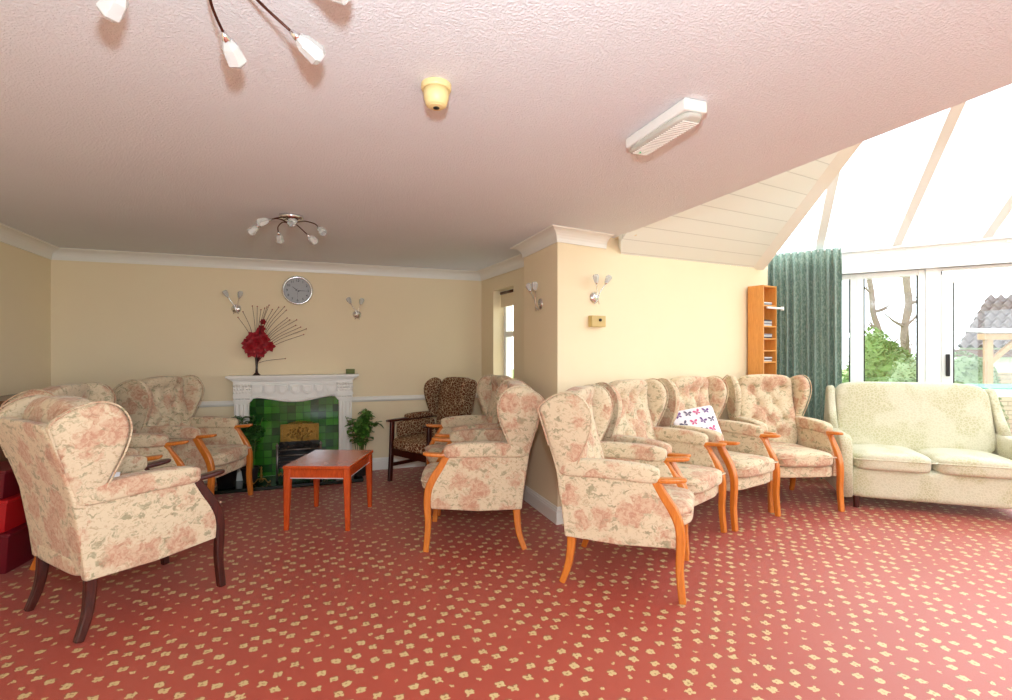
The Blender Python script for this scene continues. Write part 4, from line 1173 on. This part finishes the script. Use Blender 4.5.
def bush(label, px, Y, r, hz, mat, seed, n=2600, ls=.11, nm='shrub'):
    rnd = random.Random(seed); b = P(px, 0, Y); t = thing(nm, label, 'bush', (b.x, Y, GZ), 0)
    bm = BM(); bmesh.ops.create_icosphere(bm, subdivisions=3, radius=1)
    for v in bm.verts:
        k = 1 + .22 * noise.noise(v.co * 1.8 + Vector((seed, 0, 0))); v.co = Vector((v.co.x * r * k * .9, v.co.y * r * .8 * k, hz * .5 + v.co.z * hz * .48 * k))
    obj('inner_mass', bm, mat, t, smooth=True)
    bm = BM()
    for _ in range(n):
        d = Vector((rnd.gauss(0, 1), rnd.gauss(0, 1) - .4, rnd.gauss(0, 1) + .2)).normalized(); k = 1 + .22 * noise.noise(d * 1.8 + Vector((seed, 0, 0)))
        c = Vector((d.x * r * k * .92, d.y * r * .8 * k, hz * .5 + d.z * hz * .5 * k))
        if c.z < 0: continue
        leaf(bm, c, d + Vector((rnd.uniform(-.8, .8), rnd.uniform(-.8, .8), rnd.uniform(-.5, .8))), ls * rnd.uniform(.6, 1.3), ls * .3)
    obj('foliage', bm, mat, t)
bush('loose bright green shrub below the bare trees, outside the window', 879, 10.4, .72, 2.55, M['bush'], 4, ls=.09)
bush('rounded pale green clipped bush outside the window, left of the door frame', 913, 8.4, .52, 2.1, M['bush2'], 8, ls=.06)
bush('pale green clipped bush in front of the shed, seen through the glass door', 966, 9.3, .60, 2.12, M['bush2'], 12, ls=.06)
# outbuilding with pantile roof
sh_ = thing('garden_shed', 'brick garden outbuilding with brown pantiled roof seen through the glass door', 'shed', (9.72, 11.0, GZ), 0)
def brick_mat():
    t = NT('pale_brick'); mp = t.n('ShaderNodeMapping', i_Vector=t.coord()); mp.inputs['Rotation'].default_value = (PI / 2, 0, 0)
    br = t.n('ShaderNodeTexBrick', i_Vector=mp.outputs[0]); br.inputs['Scale'].default_value = 1; br.inputs['Brick Width'].default_value = .5; br.inputs['Row Height'].default_value = .10; br.inputs['Mortar Size'].default_value = .012
    br.inputs['Color1'].default_value = lin((206, 180, 160)); br.inputs['Color2'].default_value = lin((190, 160, 140)); br.inputs['Mortar'].default_value = lin((160, 140, 124))
    return t.fin(br.outputs['Color'], .9)
bm = BM(); box(bm, .4, 6.0, .4, 1.5, 0, 1.75); obj('brick_wall', bm, brick_mat(), sh_)
bm = BM()
for k in range(5): extr(bm, [(.4, .40, 1.75 + k * .11), (6.0, .40, 1.75 + k * .11), (6.0, .36, 1.75 + k * .11), (6.0, .38, 1.86 + k * .11), (.4, .38, 1.86 + k * .11), (.4, .36, 1.75 + k * .11)][:2] + [(6.0, .37, 1.86 + k * .11), (.4, .37, 1.86 + k * .11)], (0, .2, 0))
obj('weatherboard', bm, M['white'], sh_)
bm = BM(); nx, ny = 160, 8; grid = []; PW = .24
for j in range(ny * 2):
    row = []; jj = (j + 1) // 2; v_ = jj / ny
    lip = .06 if j % 2 == 0 else 0.0
    x0 = 1.9 * v_
    for i in range(nx + 1):
        x = x0 + (6.4 - x0) * i / nx
        z = 2.27 + v_ * 1.28 + .045 * math.sin(x / PW * 2 * PI) + lip
        row.append(bm.verts.new((x, v_ * 1.3, z)))
    grid.append(row)
for a, b in zip(grid[:-1], grid[1:]):
    for i in range(nx): bm.faces.new((a[i], a[i + 1], b[i + 1], b[i]))
bk0 = [bm.verts.new((2.6, 2.6, 2.2)), bm.verts.new((6.4, 2.6, 2.2))]
bm.faces.new([g[0] for g in grid] + [bk0[0]]); bm.faces.new([g[-1] for g in grid] + [bk0[1]])
bm.faces.new(grid[-1] + [bk0[1], bk0[0]])
obj('pantiled_roof', bm, M['rooftile'], sh_)
bm = BM(); box(bm, .02, 6.3, .04, .10, 2.10, 2.26); obj('fascia', bm, M['cab_wood'], sh_)
pg = thing('timber_porch', 'pale timber porch with braced post in front of the brick outbuilding', 'porch', (P(988, 0, 8.4).x, 8.4, GZ), -.1)
bm = BM(); box(bm, -.045, .045, -.045, .045, 0, 2.42); obj('post', bm, M['pergola'], pg)
bm = BM(); box(bm, 2.2, 2.32, -.06, .06, 0, 2.42); obj('post', bm, M['pergola'], pg)
bm = BM(); box(bm, -.12, 2.6, -.06, .06, 2.42, 2.52); obj('beam', bm, M['pergola'], pg)
for s, x in ((1, 0), (-1, 2.26)):
    bm = BM(); beam(bm, (x + s * .05, 0, 2.02), (x + s * .48, 0, 2.42), .06, .07); obj('brace', bm, M['pergola'], pg)
bm = BM(); extr(bm, [(-.13, -.1, 2.53), (2.7, -.1, 2.53), (2.7, .6, 2.60), (-.13, .6, 2.60)], (0, 0, .03)); obj('porch_roof', bm, M['paving'], pg)
gt = thing('games_table', 'green topped white-edged table standing outside the glass door', 'table', (6.15, 6.0, -.12), -.1)
zt = 1.03
bm = BM(); box(bm, -.75, .9, -.40, .40, zt - .02, zt + .015); obj('tabletop', bm, M['greentop'], gt)
bm = BM()
for a in ((-.77, .92, -.42, -.40), (-.77, .92, .40, .42), (-.77, -.75, -.40, .40), (.90, .92, -.40, .40)): box(bm, *a, zt - .08, zt + .0)
obj('edge_frame', bm, M['white'], gt)
for x in (-.68, .82):
    for y in (-.34, .34):
        bm = BM(); tube(bm, [(x, y, 0), (x, y, zt - .02)], .02, 8); obj('leg', bm, M['white'], gt)
bpy.context.view_layer.update()
